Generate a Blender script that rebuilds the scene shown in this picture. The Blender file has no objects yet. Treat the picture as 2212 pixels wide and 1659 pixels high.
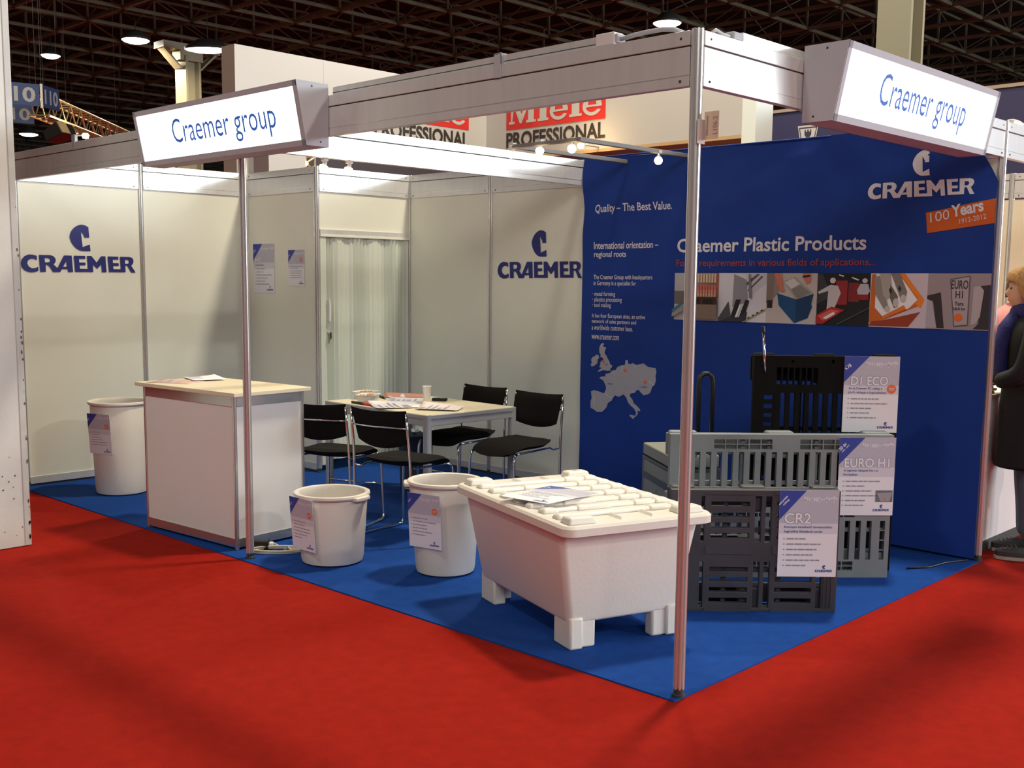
import bpy, bmesh, math, random
from mathutils import Vector, Matrix, noise
from mathutils.geometry import tessellate_polygon
random.seed(7)
S = bpy.context.scene
COL = S.collection
PI = math.pi

# ------------------------------------------------------------------ camera, world, exposure
CAM = Vector((-3.4191, -2.3382, 1.5934))
YAW, PITCH, ROLL = 0.7678, -0.122, 0.0088
FPX, PX, PY = 2367.87, -21.33, 68.73
fw = Vector((math.cos(PITCH) * math.cos(YAW), math.cos(PITCH) * math.sin(YAW), math.sin(PITCH)))
r0 = Vector((math.sin(YAW), -math.cos(YAW), 0))
u0 = r0.cross(fw)
rt = r0 * math.cos(ROLL) + u0 * math.sin(ROLL)
up = u0 * math.cos(ROLL) - r0 * math.sin(ROLL)
cd = bpy.data.cameras.new('camera')
cam = bpy.data.objects.new('camera', cd)
COL.objects.link(cam)
cam.matrix_world = Matrix(((rt.x, up.x, -fw.x, CAM.x), (rt.y, up.y, -fw.y, CAM.y), (rt.z, up.z, -fw.z, CAM.z), (0, 0, 0, 1)))
cd.sensor_fit = 'HORIZONTAL'
cd.sensor_width = 36.0
cd.lens = FPX / 2212 * 36.0
cd.shift_x = -PX / 2212
cd.shift_y = PY / 2212
cd.clip_end = 400
S.camera = cam

S.view_settings.view_transform = 'Standard'
S.view_settings.look = 'None'
S.view_settings.gamma = 1.0
S.view_settings.use_curve_mapping = False
S.view_settings.exposure = 0.0

W = bpy.data.worlds.new('hall_air')
S.world = W
W.use_nodes = True
W.node_tree.nodes['Background'].inputs[0].default_value = (0.80, 0.72, 0.66, 1)
W.node_tree.nodes['Background'].inputs[1].default_value = 0.20

def area(name, loc, target, sx, sy, power, col, shape='RECTANGLE', spread=PI):
    l = bpy.data.lights.new(name, 'AREA')
    l.shape = shape
    l.size = sx
    if shape in ('RECTANGLE', 'ELLIPSE'):
        l.size_y = sy
    l.energy = power
    l.color = col
    l.spread = spread
    o = bpy.data.objects.new(name, l)
    COL.objects.link(o)
    o.location = loc
    o.rotation_euler = (Vector(target) - Vector(loc)).to_track_quat('-Z', 'Y').to_euler()
    return o

# daylight through the glazed end of the hall, beyond the right-hand aisle
area('daylight', (27, -29, 7.6), (1.0, 1.5, 1.6), 21.5, 6.5, 11500, (0.84, 0.93, 1.0))
# added fill light behind the camera, brightens faces turned towards it
area('camera_side_fill', (-12, -12, 9.6), (1.5, 2, 1.0), 12, 4, 1000, (1.0, 0.97, 0.92))

# ------------------------------------------------------------------ materials
def lin(h):
    h = h.lstrip('#')
    o = []
    for i in (0, 2, 4):
        c = int(h[i:i + 2], 16) / 255
        o.append(c / 12.92 if c <= 0.04045 else ((c + 0.055) / 1.055) ** 2.4)
    return o + [1.0]

MATS = {}
def mat(name, col, rough=0.6, metal=0.0, emit=None, es=1.0, var=0.0, vscale=20, bump=0.0, bscale=200, stretch=None, sss=0.0, trans=0.0, spec=0.5, alpha=1.0):
    if name in MATS:
        return MATS[name]
    m = bpy.data.materials.new(name)
    m.use_nodes = True
    nt = m.node_tree
    b = nt.nodes['Principled BSDF']
    c = lin(col) if isinstance(col, str) else list(col) + [1.0]
    b.inputs['Base Color'].default_value = c
    b.inputs['Roughness'].default_value = rough
    b.inputs['Metallic'].default_value = metal
    b.inputs['Specular IOR Level'].default_value = spec
    b.inputs['Alpha'].default_value = alpha
    if trans:
        b.inputs['Transmission Weight'].default_value = trans
    if sss:
        b.inputs['Subsurface Weight'].default_value = sss
        b.inputs['Subsurface Radius'].default_value = (0.03, 0.025, 0.02)
    if emit:
        b.inputs['Emission Color'].default_value = lin(emit) if isinstance(emit, str) else list(emit) + [1.0]
        b.inputs['Emission Strength'].default_value = es
    if var or bump:
        tc = nt.nodes.new('ShaderNodeTexCoord')
        mp = nt.nodes.new('ShaderNodeMapping')
        nt.links.new(tc.outputs['Object'], mp.inputs[0])
        if stretch:
            mp.inputs['Scale'].default_value = stretch
    if var:
        n = nt.nodes.new('ShaderNodeTexNoise')
        n.inputs['Scale'].default_value = vscale
        n.inputs['Detail'].default_value = 6
        nt.links.new(mp.outputs[0], n.inputs['Vector'])
        mr = nt.nodes.new('ShaderNodeMapRange')
        mr.inputs[1].default_value = 0.25
        mr.inputs[2].default_value = 0.75
        mr.inputs[3].default_value = 1 - var
        mr.inputs[4].default_value = 1 + var
        nt.links.new(n.outputs[0], mr.inputs[0])
        mx = nt.nodes.new('ShaderNodeVectorMath')
        mx.operation = 'SCALE'
        mx.inputs[0].default_value = c[:3]
        nt.links.new(mr.outputs[0], mx.inputs['Scale'])
        nt.links.new(mx.outputs[0], b.inputs['Base Color'])
    if bump:
        n2 = nt.nodes.new('ShaderNodeTexNoise')
        n2.inputs['Scale'].default_value = bscale
        n2.inputs['Detail'].default_value = 4
        nt.links.new(mp.outputs[0], n2.inputs['Vector'])
        bp = nt.nodes.new('ShaderNodeBump')
        bp.inputs['Strength'].default_value = bump
        bp.inputs['Distance'].default_value = 0.01
        nt.links.new(n2.outputs[0], bp.inputs['Height'])
        nt.links.new(bp.outputs[0], b.inputs['Normal'])
    MATS[name] = m
    return m

RED = mat('red_carpet', (0.295, 0.0095, 0.0035), 0.95, var=0.12, vscale=14, bump=0.25, bscale=260, spec=0.1)
BLUE = mat('blue_carpet', (0.009, 0.054, 0.26), 0.95, var=0.12, vscale=14, bump=0.25, bscale=300, spec=0.1)
PANEL = mat('cream_panel', (0.77, 0.77, 0.66), 0.55, var=0.02, vscale=3)
PANEL2 = mat('white_laminate', (0.72, 0.70, 0.68), 0.5, var=0.015, vscale=4)
ALU = mat('anodised_aluminium', (0.76, 0.76, 0.75), 0.24, 0.72)
FASC = mat('brushed_aluminium', (0.72, 0.72, 0.70), 0.30, 0.38, var=0.05, vscale=4, stretch=(6, 6, 0.3))
CHROME = mat('chrome', (0.75, 0.75, 0.75), 0.12, 1.0)
DARK = mat('dark_foot', (0.03, 0.035, 0.03), 0.6)
BLK = mat('black_fabric', (0.006, 0.005, 0.005), 0.9, bump=0.3, bscale=500, spec=0.15)
BLKP = mat('black_plastic', (0.008, 0.008, 0.008), 0.45)
PE = mat('natural_polyethylene', (0.72, 0.67, 0.60), 0.42, sss=0.12, bump=0.08, bscale=60)
NAVY = mat('navy_print', (0.008, 0.014, 0.17), 0.5)
NAVYT = mat('sign_blue', (0.006, 0.024, 0.10), 0.5)
CLOTH = mat('blue_banner_cloth', (0.007, 0.040, 0.26), 0.72, var=0.10, vscale=2.5, bump=0.25, bscale=14, spec=0.3)
TWHITE = mat('banner_white_print', (0.74, 0.72, 0.76), 0.7)
TGREY = mat('banner_grey_print', (0.42, 0.41, 0.46), 0.7)
TRED = mat('banner_red_print', (0.42, 0.055, 0.035), 0.7)
ORANGE = mat('orange_print', (0.62, 0.115, 0.012), 0.7)
ORDOT = mat('orange_dot', (0.78, 0.16, 0.05), 0.6)
PAPER = mat('paper_white', (0.79, 0.78, 0.83), 0.6)
PAPERG = mat('paper_grey_print', (0.47, 0.46, 0.54), 0.6)
PAPERL = mat('paper_light_print', (0.63, 0.62, 0.70), 0.6)
INK = mat('ink_blue', (0.035, 0.05, 0.24), 0.6)
INKG = mat('ink_grey', (0.28, 0.29, 0.36), 0.6)
FLASH = mat('corner_blue_print', (0.03, 0.055, 0.33), 0.6)
GREY1 = mat('grey_plastic', (0.205, 0.225, 0.23), 0.6, var=0.12, vscale=6, bump=0.1)
GREY2 = mat('anthracite_plastic', (0.040, 0.040, 0.050), 0.55, var=0.2, vscale=5, bump=0.1)
BLKPAL = mat('black_recycled_plastic', (0.004, 0.004, 0.004), 0.8, spec=0.15, var=0.3, vscale=8)
LIT = mat('lit_acrylic', (0.8, 0.82, 0.8), 0.4, emit=(0.90, 1.0, 0.96), es=2.6)
HOUSE = mat('lightbox_housing', (0.45, 0.46, 0.50), 0.6, 0.0)
BULB = mat('halogen_glow', (1, 0.8, 0.5), 0.4, emit=(1.0, 0.72, 0.40), es=22)
LAMPG = mat('high_bay_glow', (1, 1, 0.9), 0.4, emit=(1.0, 0.93, 0.74), es=16)
STEEL = mat('ceiling_steel', (0.115, 0.115, 0.065), 0.7, var=0.3, vscale=2)
CEIL = mat('ceiling_dark', (0.012, 0.009, 0.007), 0.9, var=0.4, vscale=0.6)
CONC = mat('painted_white_board', (0.62, 0.62, 0.58), 0.7, var=0.05, vscale=5, bump=0.1, bscale=30)
COLP = mat('column_paint', (0.27, 0.25, 0.17), 0.5)
MWALL = mat('white_stand_wall', (0.50, 0.48, 0.45), 0.6)
MRED = mat('logo_red', (0.62, 0.025, 0.018), 0.5)
MBLK = mat('logo_black', (0.03, 0.025, 0.02), 0.5)

# ------------------------------------------------------------------ builders
ORG = {}
def tag(o, label=None, cat=None, group=None, kind=None):
    if label: o['label'] = label
    if cat: o['category'] = cat
    if group: o['group'] = group
    if kind: o['kind'] = kind
    return o

def thing(name, label, cat, loc=(0, 0, 0), group=None, rz=0):
    o = bpy.data.objects.new(name, None)
    o.empty_display_size = 0.1
    COL.objects.link(o)
    o.location = loc
    o.rotation_euler = (0, 0, rz)
    ORG[o.name] = Vector(loc)
    return tag(o, label, cat, group)

def frame(o, ux, uy, n=None):
    """matrix whose local x, y, z run along ux, uy, n from point o"""
    ux, uy = Vector(ux).normalized(), Vector(uy).normalized()
    n = Vector(n).normalized() if n is not None else ux.cross(uy).normalized()
    o = Vector(o)
    return Matrix(((ux.x, uy.x, n.x, o.x), (ux.y, uy.y, n.y, o.y), (ux.z, uy.z, n.z, o.z), (0, 0, 0, 1)))

class MB:
    def __init__(s, T=None):
        s.v, s.f, s.T = [], [], (T or Matrix.Identity(4))
    def add(s, vs, fs):
        k = len(s.v)
        s.v += [s.T @ Vector(p) for p in vs]
        flip = s.T.to_3x3().determinant() < 0
        s.f += [tuple(i + k for i in (reversed(f) if flip else f)) for f in fs]
        return s
    def box(s, a, b):
        x0, x1 = sorted((a[0], b[0])); y0, y1 = sorted((a[1], b[1])); z0, z1 = sorted((a[2], b[2]))
        return s.add([(x0, y0, z0), (x1, y0, z0), (x1, y1, z0), (x0, y1, z0), (x0, y0, z1), (x1, y0, z1), (x1, y1, z1), (x0, y1, z1)],
                     [(0, 3, 2, 1), (4, 5, 6, 7), (0, 1, 5, 4), (1, 2, 6, 5), (2, 3, 7, 6), (3, 0, 4, 7)])
    def prism(s, pts, z0, z1):
        """extrude 2D outline (x, y) from z0 to z1"""
        n = len(pts)
        vs = [(p[0], p[1], z0) for p in pts] + [(p[0], p[1], z1) for p in pts]
        fs = [tuple(range(n - 1, -1, -1)), tuple(range(n, 2 * n))]
        fs += [(i, (i + 1) % n, n + (i + 1) % n, n + i) for i in range(n)]
        return s.add(vs, fs)
    def hexa(s, b, t):
        """box from 4 bottom and 4 top corners"""
        return s.add(list(b) + list(t), [(0, 3, 2, 1), (4, 5, 6, 7), (0, 1, 5, 4), (1, 2, 6, 5), (2, 3, 7, 6), (3, 0, 4, 7)])
    def tube(s, path, r, n=8, closed=False):
        P = [Vector(p) for p in path]
        rr = r if isinstance(r, (list, tuple)) else [r] * len(P)
        ring = []
        prev = None
        m = len(P)
        for i, p in enumerate(P):
            if closed:
                d = (P[(i + 1) % m] - P[i - 1])
            else:
                d = (P[min(i + 1, m - 1)] - P[max(i - 1, 0)])
            d = d.normalized() if d.length > 1e-9 else Vector((0, 0, 1))
            if prev is None:
                a = Vector((0, 0, 1)) if abs(d.z) < 0.9 else Vector((1, 0, 0))
                x = d.cross(a).normalized()
            else:
                x = (prev - d * prev.dot(d))
                x = x.normalized() if x.length > 1e-6 else d.orthogonal().normalized()
            prev = x
            y = d.cross(x)
            ring.append([p + x * rr[i] * math.cos(2 * PI * k / n) + y * rr[i] * math.sin(2 * PI * k / n) for k in range(n)])
        vs = [v for g in ring for v in g]
        fs = []
        for i in range(m if closed else m - 1):
            j = (i + 1) % m
            for k in range(n):
                fs.append((i * n + k, i * n + (k + 1) % n, j * n + (k + 1) % n, j * n + k))
        if not closed:
            fs.append(tuple(range(n - 1, -1, -1)))
            fs.append(tuple(range((m - 1) * n, m * n)))
        return s.add(vs, fs)
    def lathe(s, prof, n=48, c=(0, 0)):
        vs = []
        for r, z in prof:
            vs += [(c[0] + r * math.cos(2 * PI * k / n), c[1] + r * math.sin(2 * PI * k / n), z) for k in range(n)]
        fs = []
        for i in range(len(prof) - 1):
            for k in range(n):
                fs.append((i * n + k, i * n + (k + 1) % n, (i + 1) * n + (k + 1) % n, (i + 1) * n + k))
        if prof[0][0] > 1e-6: fs.append(tuple(range(n - 1, -1, -1)))
        if prof[-1][0] > 1e-6: fs.append(tuple(range((len(prof) - 1) * n, len(prof) * n)))
        return s.add(vs, fs)
    def poly(s, loops, z=0.0):
        """flat filled outline with holes, in the local xy plane"""
        tr = tessellate_polygon([[Vector((p[0], p[1], 0)) for p in l] for l in loops])
        flat = [(p[0], p[1], z) for l in loops for p in l]
        fs = []
        for t in tr:
            a, b, c = [Vector(flat[i]) for i in t]
            fs.append(tuple(t) if (b - a).cross(c - a).z > 0 else tuple(reversed(t)))
        return s.add(flat, fs)
    def rect(s, x0, y0, x1, y1, z=0.0, nx=1, ny=1):
        vs = [(x0 + (x1 - x0) * i / nx, y0 + (y1 - y0) * j / ny, z) for j in range(ny + 1) for i in range(nx + 1)]
        fs = [(j * (nx + 1) + i, j * (nx + 1) + i + 1, (j + 1) * (nx + 1) + i + 1, (j + 1) * (nx + 1) + i) for j in range(ny) for i in range(nx)]
        return s.add(vs, fs)
    def disc(s, x, y, rx, ry, z=0.0, n=24):
        return s.poly([[(x + rx * math.cos(2 * PI * k / n), y + ry * math.sin(2 * PI * k / n)) for k in range(n)]], z)
    def plate(s, xs_holes, w, h, t, x0=0, y0=0):
        """w x h plate of thickness t (local z 0..-t), with rectangular through-holes"""
        X = sorted({0, w} | {a for q in xs_holes for a in (q[0], q[2])})
        Y = sorted({0, h} | {a for q in xs_holes for a in (q[1], q[3])})
        X = [a for a in X if 0 <= a <= w]; Y = [a for a in Y if 0 <= a <= h]
        nx, ny = len(X) - 1, len(Y) - 1
        def solid(i, j):
            if not (0 <= i < nx and 0 <= j < ny): return False
            cx, cy = (X[i] + X[i + 1]) / 2, (Y[j] + Y[j + 1]) / 2
            return not any(q[0] < cx < q[2] and q[1] < cy < q[3] for q in xs_holes)
        vid, vs, fs = {}, [], []
        def V(i, j, k):
            if (i, j, k) not in vid:
                vid[(i, j, k)] = len(vs)
                vs.append((X[i] + x0, Y[j] + y0, -t * k))
            return vid[(i, j, k)]
        for i in range(nx):
            for j in range(ny):
                if not solid(i, j): continue
                fs.append((V(i, j, 0), V(i + 1, j, 0), V(i + 1, j + 1, 0), V(i, j + 1, 0)))
                fs.append((V(i, j, 1), V(i, j + 1, 1), V(i + 1, j + 1, 1), V(i + 1, j, 1)))
                if not solid(i - 1, j): fs.append((V(i, j, 0), V(i, j + 1, 0), V(i, j + 1, 1), V(i, j, 1)))
                if not solid(i + 1, j): fs.append((V(i + 1, j, 0), V(i + 1, j, 1), V(i + 1, j + 1, 1), V(i + 1, j + 1, 0)))
                if not solid(i, j - 1): fs.append((V(i, j, 0), V(i, j, 1), V(i + 1, j, 1), V(i + 1, j, 0)))
                if not solid(i, j + 1): fs.append((V(i, j + 1, 0), V(i + 1, j + 1, 0), V(i + 1, j + 1, 1), V(i, j + 1, 1)))
        return s.add(vs, fs)
    def build(s, name, m, parent=None, bevel=0, seg=2, smooth=False, subsurf=0, solid=0, warp=None):
        org = Vector((0, 0, 0))
        q = parent
        while q is not None:
            org += ORG.get(q.name, Vector((0, 0, 0)))
            q = q.parent
        me = bpy.data.meshes.new(name)
        vs = [warp(v) if warp else v for v in s.v]
        own = Vector((0, 0, 0))
        if parent is None and vs:          # a top-level mesh gets its origin at its own base
            own = Vector((sum(v.x for v in vs) / len(vs), sum(v.y for v in vs) / len(vs), min(v.z for v in vs)))
        me.from_pydata([tuple(v - org - own) for v in vs], [], s.f)
        me.update()
        o = bpy.data.objects.new(name, me)
        COL.objects.link(o)
        o.location = own
        for mm in (m if isinstance(m, (list, tuple)) else [m]):
            me.materials.append(mm)
        if parent is not None:
            o.parent = parent
        else:
            ORG[o.name] = own
        if smooth:
            me.polygons.foreach_set('use_smooth', [True] * len(me.polygons))
            if smooth != 'all':
                try: me.set_sharp_from_angle(angle=math.radians(40))
                except Exception: pass
        if solid:
            md = o.modifiers.new('solid', 'SOLIDIFY'); md.thickness = solid; md.offset = 0
        if bevel:
            md = o.modifiers.new('bevel', 'BEVEL'); md.width = bevel; md.segments = seg; md.limit_method = 'ANGLE'; md.angle_limit = math.radians(35)
            md.harden_normals = False
        if subsurf:
            md = o.modifiers.new('sub', 'SUBSURF'); md.levels = subsurf; md.render_levels = subsurf
        return o

def struct(o, label=None, cat=None):
    return tag(o, label, cat, kind='structure')

_tc = {}
def text_geo(body, bold=0.0, spacing=1.0, shear=0.0):
    k = (body, bold, spacing, shear)
    if k in _tc: return _tc[k]
    cu = bpy.data.curves.new('lettering', 'FONT')
    cu.body = body; cu.size = 1.0; cu.offset = bold; cu.space_character = spacing; cu.shear = shear
    cu.resolution_u = 3
    o = bpy.data.objects.new('lettering_tmp', cu)
    COL.objects.link(o)
    me = bpy.data.meshes.new_from_object(o)
    vs = [tuple(v.co) for v in me.vertices]
    fs = [tuple(p.vertices) for p in me.polygons]
    bpy.data.objects.remove(o); bpy.data.curves.remove(cu); bpy.data.meshes.remove(me)
    x0, x1 = min(v[0] for v in vs), max(v[0] for v in vs)
    y0, y1 = min(v[1] for v in vs), max(v[1] for v in vs)
    _tc[k] = (vs, fs, x0, x1, y0, y1)
    return _tc[k]

def put_text(mb, body, x0, x1, y0, y1, z=0.0, bold=0.0, spacing=1.0, shear=0.0):
    """lettering filling the rectangle x0..x1, y0..y1 (ink box) of mb's local plane"""
    vs, fs, a0, a1, b0, b1 = text_geo(body, bold, spacing, shear)
    sx, sy = (x1 - x0) / (a1 - a0), (y1 - y0) / (b1 - b0)
    mb.add([(x0 + (v[0] - a0) * sx, y0 + (v[1] - b0) * sy, z) for v in vs], fs)
    return mb

def line_text(mb, body, x, y, h, z=0.0, bold=0.0, wide=1.0, right=False):
    """lettering with capital height h, baseline-left at x, y"""
    vs, fs, a0, a1, b0, b1 = text_geo(body, bold)
    s = h / 0.73
    off = x - (a1 * s * wide if right else 0)
    mb.add([(off + v[0] * s * wide, y + v[1] * s, z) for v in vs], fs)
    return mb

# company wordmark and horse-head C, drawn from the wall logo (units: width 1 = wordmark width)
def _wm():
    def q(l): return [((x - 140) / 1885, (958 - y) / 1885) for x, y in l]
    C = q([(390, 707), (340, 692), (270, 686), (205, 712), (160, 762), (140, 830), (155, 892), (200, 942), (258, 966), (310, 970), (365, 962), (407, 946), (405, 882), (360, 902), (310, 908), (262, 882), (238, 832), (250, 785), (290, 757), (330, 752), (365, 762), (390, 776)])
    RA = q([(425, 690), (600, 690), (650, 705), (682, 742), (685, 785), (670, 818), (648, 838), (700, 892), (712, 892), (820, 690), (945, 690), (958, 960), (880, 960), (872, 912), (778, 912), (752, 962), (638, 962), (592, 882), (560, 850), (523, 850), (523, 962), (437, 962)])
    RAh1 = q([(510, 738), (560, 735), (590, 745), (602, 772), (590, 798), (555, 808), (515, 808)])
    RAh2 = q([(855, 780), (862, 875), (800, 875)])
    EM = q([(980, 690), (1165, 690), (1167, 738), (1062, 740), (1064, 800), (1165, 800), (1167, 845), (1068, 845), (1072, 905), (1205, 905), (1195, 690), (1270, 690), (1353, 795), (1430, 690), (1505, 690), (1515, 955), (1440, 955), (1430, 825), (1362, 900), (1287, 825), (1292, 955), (992, 955)])
    ER = q([(1543, 690), (1725, 690), (1727, 738), (1628, 740), (1630, 800), (1727, 800), (1729, 845), (1632, 845), (1636, 902), (1765, 902), (1755, 690), (1915, 690), (1965, 705), (1988, 740), (1988, 780), (1970, 815), (1945, 838), (2022, 955), (1945, 955), (1880, 838), (1842, 838), (1845, 950), (1560, 950)])
    ERh = q([(1838, 738), (1880, 735), (1905, 750), (1912, 775), (1900, 800), (1870, 808), (1840, 806)])
    H = q([(1235, 215), (1180, 187), (1125, 178), (1085, 186), (1045, 203), (1008, 228), (975, 262), (950, 300), (932, 345), (926, 385), (932, 420), (945, 458), (966, 498), (995, 537), (1030, 570), (1075, 597), (1120, 608), (1258, 608), (1250, 500), (1130, 545), (1108, 280), (1165, 360), (1162, 385), (1245, 388)])
    return [[C], [RA, RAh1, RAh2], [EM], [ER, ERh]], [[H]]
WM, HORSE = _wm()
def put_logo(mb, x0, x1, y0, hs=None, z=0.0, horse=True, sy=1.0):
    """wordmark from x0 to x1 with its baseline at y0, emblem above"""
    s = x1 - x0
    for g in WM + (HORSE if horse else []):
        mb.poly([[(x0 + p[0] * s, y0 + p[1] * s * sy) for p in l] for l in g], z)
    return mb

# ------------------------------------------------------------------ floor, carpet
struct(MB().rect(-30, -34, 95, 95, 0.0).build('floor', RED))
cp = MB(); cp.box((-0.055, -0.02, 0.0), (3.02, 6.05, 0.006))
tag(cp.build('blue_carpet', BLUE), 'royal blue carpet covering the whole stand floor beside the red aisle', 'carpet')
Z0 = 0.006
HT, FB = 2.498, 2.302      # top and underside of the fascia

# ------------------------------------------------------------------ stand walls
def wall(name, p, q, z0, z1, m=PANEL, t=0.012):
    p, q = Vector((*p, 0)), Vector((*q, 0))
    d = (q - p).normalized()
    T = frame(p, d, (0, 0, 1))
    L = (q - p).length
    b = MB(T); b.box((0.012, z0, -t / 2), (L - 0.012, z1, t / 2))
    return struct(b.build(name, m))
def skirt(name, p, q):
    p, q = Vector((*p, 0)), Vector((*q, 0))
    T = frame(p, (q - p), (0, 0, 1)); L = (q - p).length
    b = MB(T); b.box((0.02, 0.022, -0.014), (L - 0.02, 0.078, 0.014))
    o = struct(b.build(name, FASC, bevel=0.002))
    b = MB(T); b.box((0.02, 0.0, -0.006), (L - 0.02, 0.022, 0.006)); b.build('gap_shade_strip', DARK, o)  # dark strip in the gap, standing in for the shade under the skirting
    return o
ZB = 0.075
for p, q in (((0, 6), (1, 6)), ((1, 6), (2, 6))):
    wall('wall_left', p, q, ZB, FB); skirt('baseboard_left', p, q)
wall('wall_cabin', (2, 5), (2, 6), ZB, FB); skirt('baseboard_cabin', (2, 5), (2, 6))
wall('wall_over_door', (2, 5), (3, 5), 2.0, FB)
wall('wall_store', (2, 6), (3, 6), ZB, FB); skirt('baseboard_store', (2, 6), (3, 6))
for k in range(6):
    wall('wall_back', (3, k), (3, k + 1), ZB, FB); skirt('baseboard_back', (3, k), (3, k + 1))

# ------------------------------------------------------------------ posts
def post(x, y, label, group='aluminium posts of the stand', h=HT + 0.004, z0=Z0):
    t = thing('aluminium_post', label, 'post', (x, y, z0), group)
    prof = []
    for k in range(8):                       # eight-sided profile with a slot in every face
        a = k * PI / 4 + PI / 8
        for da, r in ((-0.33, 0.0228), (-0.19, 0.0224), (-0.15, 0.0120), (0.15, 0.0120), (0.19, 0.0224), (0.33, 0.0228)):
            prof.append((x + r * math.cos(a + da), y + r * math.sin(a + da)))
    MB().prism(prof, z0 + 0.03, h).build('post_profile', ALU, t)
    f = MB(); f.lathe([(0.026, z0), (0.026, z0 + 0.008), (0.019, z0 + 0.012), (0.019, z0 + 0.032)], 20, (x, y))
    f.build('adjustable_foot', DARK, t)
    return t
post(0, 0, 'tall front corner post where both red aisles meet')
post(0, 2.96, 'free-standing front post beside the counter, under the left lit sign')
post(3, 0, 'post at the right end of the blue banner wall')
post(3, 3, 'post at the left edge of the blue banner')
post(3, 4, 'wall post left of the right-hand blue logo, behind the chairs')
post(3, 5, 'wall post to the right of the folding door')
post(2, 5, 'wall post to the left of the folding door')
post(2, 6, 'corner post between the left wall and the cabin, mostly hidden by the front post')
post(1, 6, 'wall post right of the left-hand blue logo, behind the counter')
post(0, 6, 'end post of the left wall, behind the white pillar')

# ------------------------------------------------------------------ fascia beams
def beam(p, q, label, side=1, group='aluminium fascia beams', trim=0.022, HT=HT):
    """side +1: the grooved face looks to the left of p->q, seen from above"""
    P, Q = Vector((*p, 0)), Vector((*q, 0))
    L = (Q - P).length
    t = thing('fascia_beam', label, 'beam', ((p[0] + q[0]) / 2, (p[1] + q[1]) / 2, FB), group)
    T = frame(P, Q - P, (0, 0, 1))
    MB(T).box((trim, HT - 0.052, -0.018), (L - trim, HT, 0.018)).build('top_rail', FASC, t, bevel=0.002)
    MB(T).box((trim, FB, -0.016), (L - trim, HT - 0.057, 0.016)).build('face_panel', FASC, t, bevel=0.002)
    MB(T).box((trim, HT - 0.058, -0.011), (L - trim, HT - 0.05, 0.011)).build('shadow_gap', DARK, t)
    g = MB(T)
    for s in (-1, 1):
        g.box((trim, FB + 0.038, s * 0.0155), (L - trim, FB + 0.041, s * 0.0172))
    g.build('lower_lip', ALU, t)
    sc = MB(T)
    for xx in (0.06, L - 0.06):
        for zz in (FB + 0.02, HT - 0.026):
            for s in (-1, 1):
                sc.box((xx - 0.004, zz - 0.004, s * 0.016), (xx + 0.004, zz + 0.004, s * 0.0195))
    sc.build('screws', DARK, t)
    return t
beam((0, 0), (0, 2.96), 'long fascia beam running left from the tall corner post')
beam((0, 2.96), (0, 6), 'fascia beam from the left lit sign back to the white pillar')
beam((0, 0), (3, 0), 'fascia beam running right from the corner post behind the right lit sign')
beam((0, 2.97), (3, 3), 'bright fascia beam crossing above the tables to the banner edge', HT=2.486)
beam((0, 6), (1, 6), 'wall fascia above the left-hand blue logo')
beam((1, 6), (2, 6), 'bright wall fascia between the left wall posts, above the counter')
beam((2, 5), (2, 6), 'wall fascia above the two small posters')
beam((2, 5), (3, 5), 'bright wall fascia above the folding door')
beam((3, 4), (3, 5), 'wall fascia right of the folding door')
beam((3, 3), (3, 4), 'wall fascia above the right-hand blue logo')
beam((3, 0), (6, 0), 'fascia beam of the neighbouring stand at the right edge')
tb = thing('fascia_beam', 'fascia beam that the blue banner hangs over', 'beam', (3, 1.5, FB), 'aluminium fascia beams')
MB().box((2.990, 0.022, FB), (3.016, 2.978, HT)).build('face_panel', FASC, tb)

# cable ducts, connector, cables and clips lying along the beam tops
t = thing('cable_duct', 'grey cable duct on the left front beam', 'duct', (0.0, 1.2, HT))
MB().box((-0.005, 0.47, HT + 0.001), (0.05, 2.14, HT + 0.040)).build('duct_body', FASC, t, bevel=0.002)
MB().box((-0.007, 0.47, HT + 0.012), (-0.005, 2.14, HT + 0.014)).build('duct_lid_edge', DARK, t)
t = thing('power_connector', 'white connector box at the end of the left beam duct', 'connector', (0.02, 0.42, HT))
MB().box((-0.012, 0.375, HT + 0.001), (0.05, 0.465, HT + 0.048)).build('connector_body', PANEL2, t, bevel=0.004)
MB().box((-0.006, 0.362, HT + 0.008), (0.045, 0.376, HT + 0.040)).build('connector_collar', HOUSE, t, bevel=0.003)
b = MB(); b.tube([(0.02, 0.362, HT + 0.022), (0.02, 0.30, HT + 0.028), (0.02, 0.24, HT + 0.030), (0.02, 0.17, HT + 0.030), (0.02, 0.12, HT + 0.022), (0.03, 0.08, HT + 0.004)], 0.009, 8)
b.build('cable_tail', HOUSE, t, smooth='all')
t = thing('cable_duct', 'grey cable duct on the right front beam behind the lit sign', 'duct', (0.6, 0.0, HT))
MB().box((0.30, 0.0, HT + 0.001), (1.9, 0.05, HT + 0.040)).build('duct_body', FASC, t, bevel=0.002)
MB().box((0.24, 0.0, HT + 0.004), (0.31, 0.045, HT + 0.036)).build('duct_end_cap', HOUSE, t, bevel=0.006)
b = MB(); b.tube([(0.10, 0.01, HT + 0.006), (0.13, 0.01, HT + 0.022), (0.18, 0.015, HT + 0.016), (0.245, 0.02, HT + 0.016)], 0.007, 8)
b.build('cable_tail', HOUSE, t, smooth='all')
t = thing('connector_block', 'small beige connector on the neighbouring beam at the right edge', 'connector', (3.2, 0.02, HT))
MB().box((3.14, 0.0, HT), (3.26, 0.04, HT + 0.032)).build('block_body', PANEL, t, bevel=0.006)
MB().box((3.26, 0.0, HT), (3.9, 0.04, HT + 0.026)).build('block_duct', FASC, t, bevel=0.003)
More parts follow.
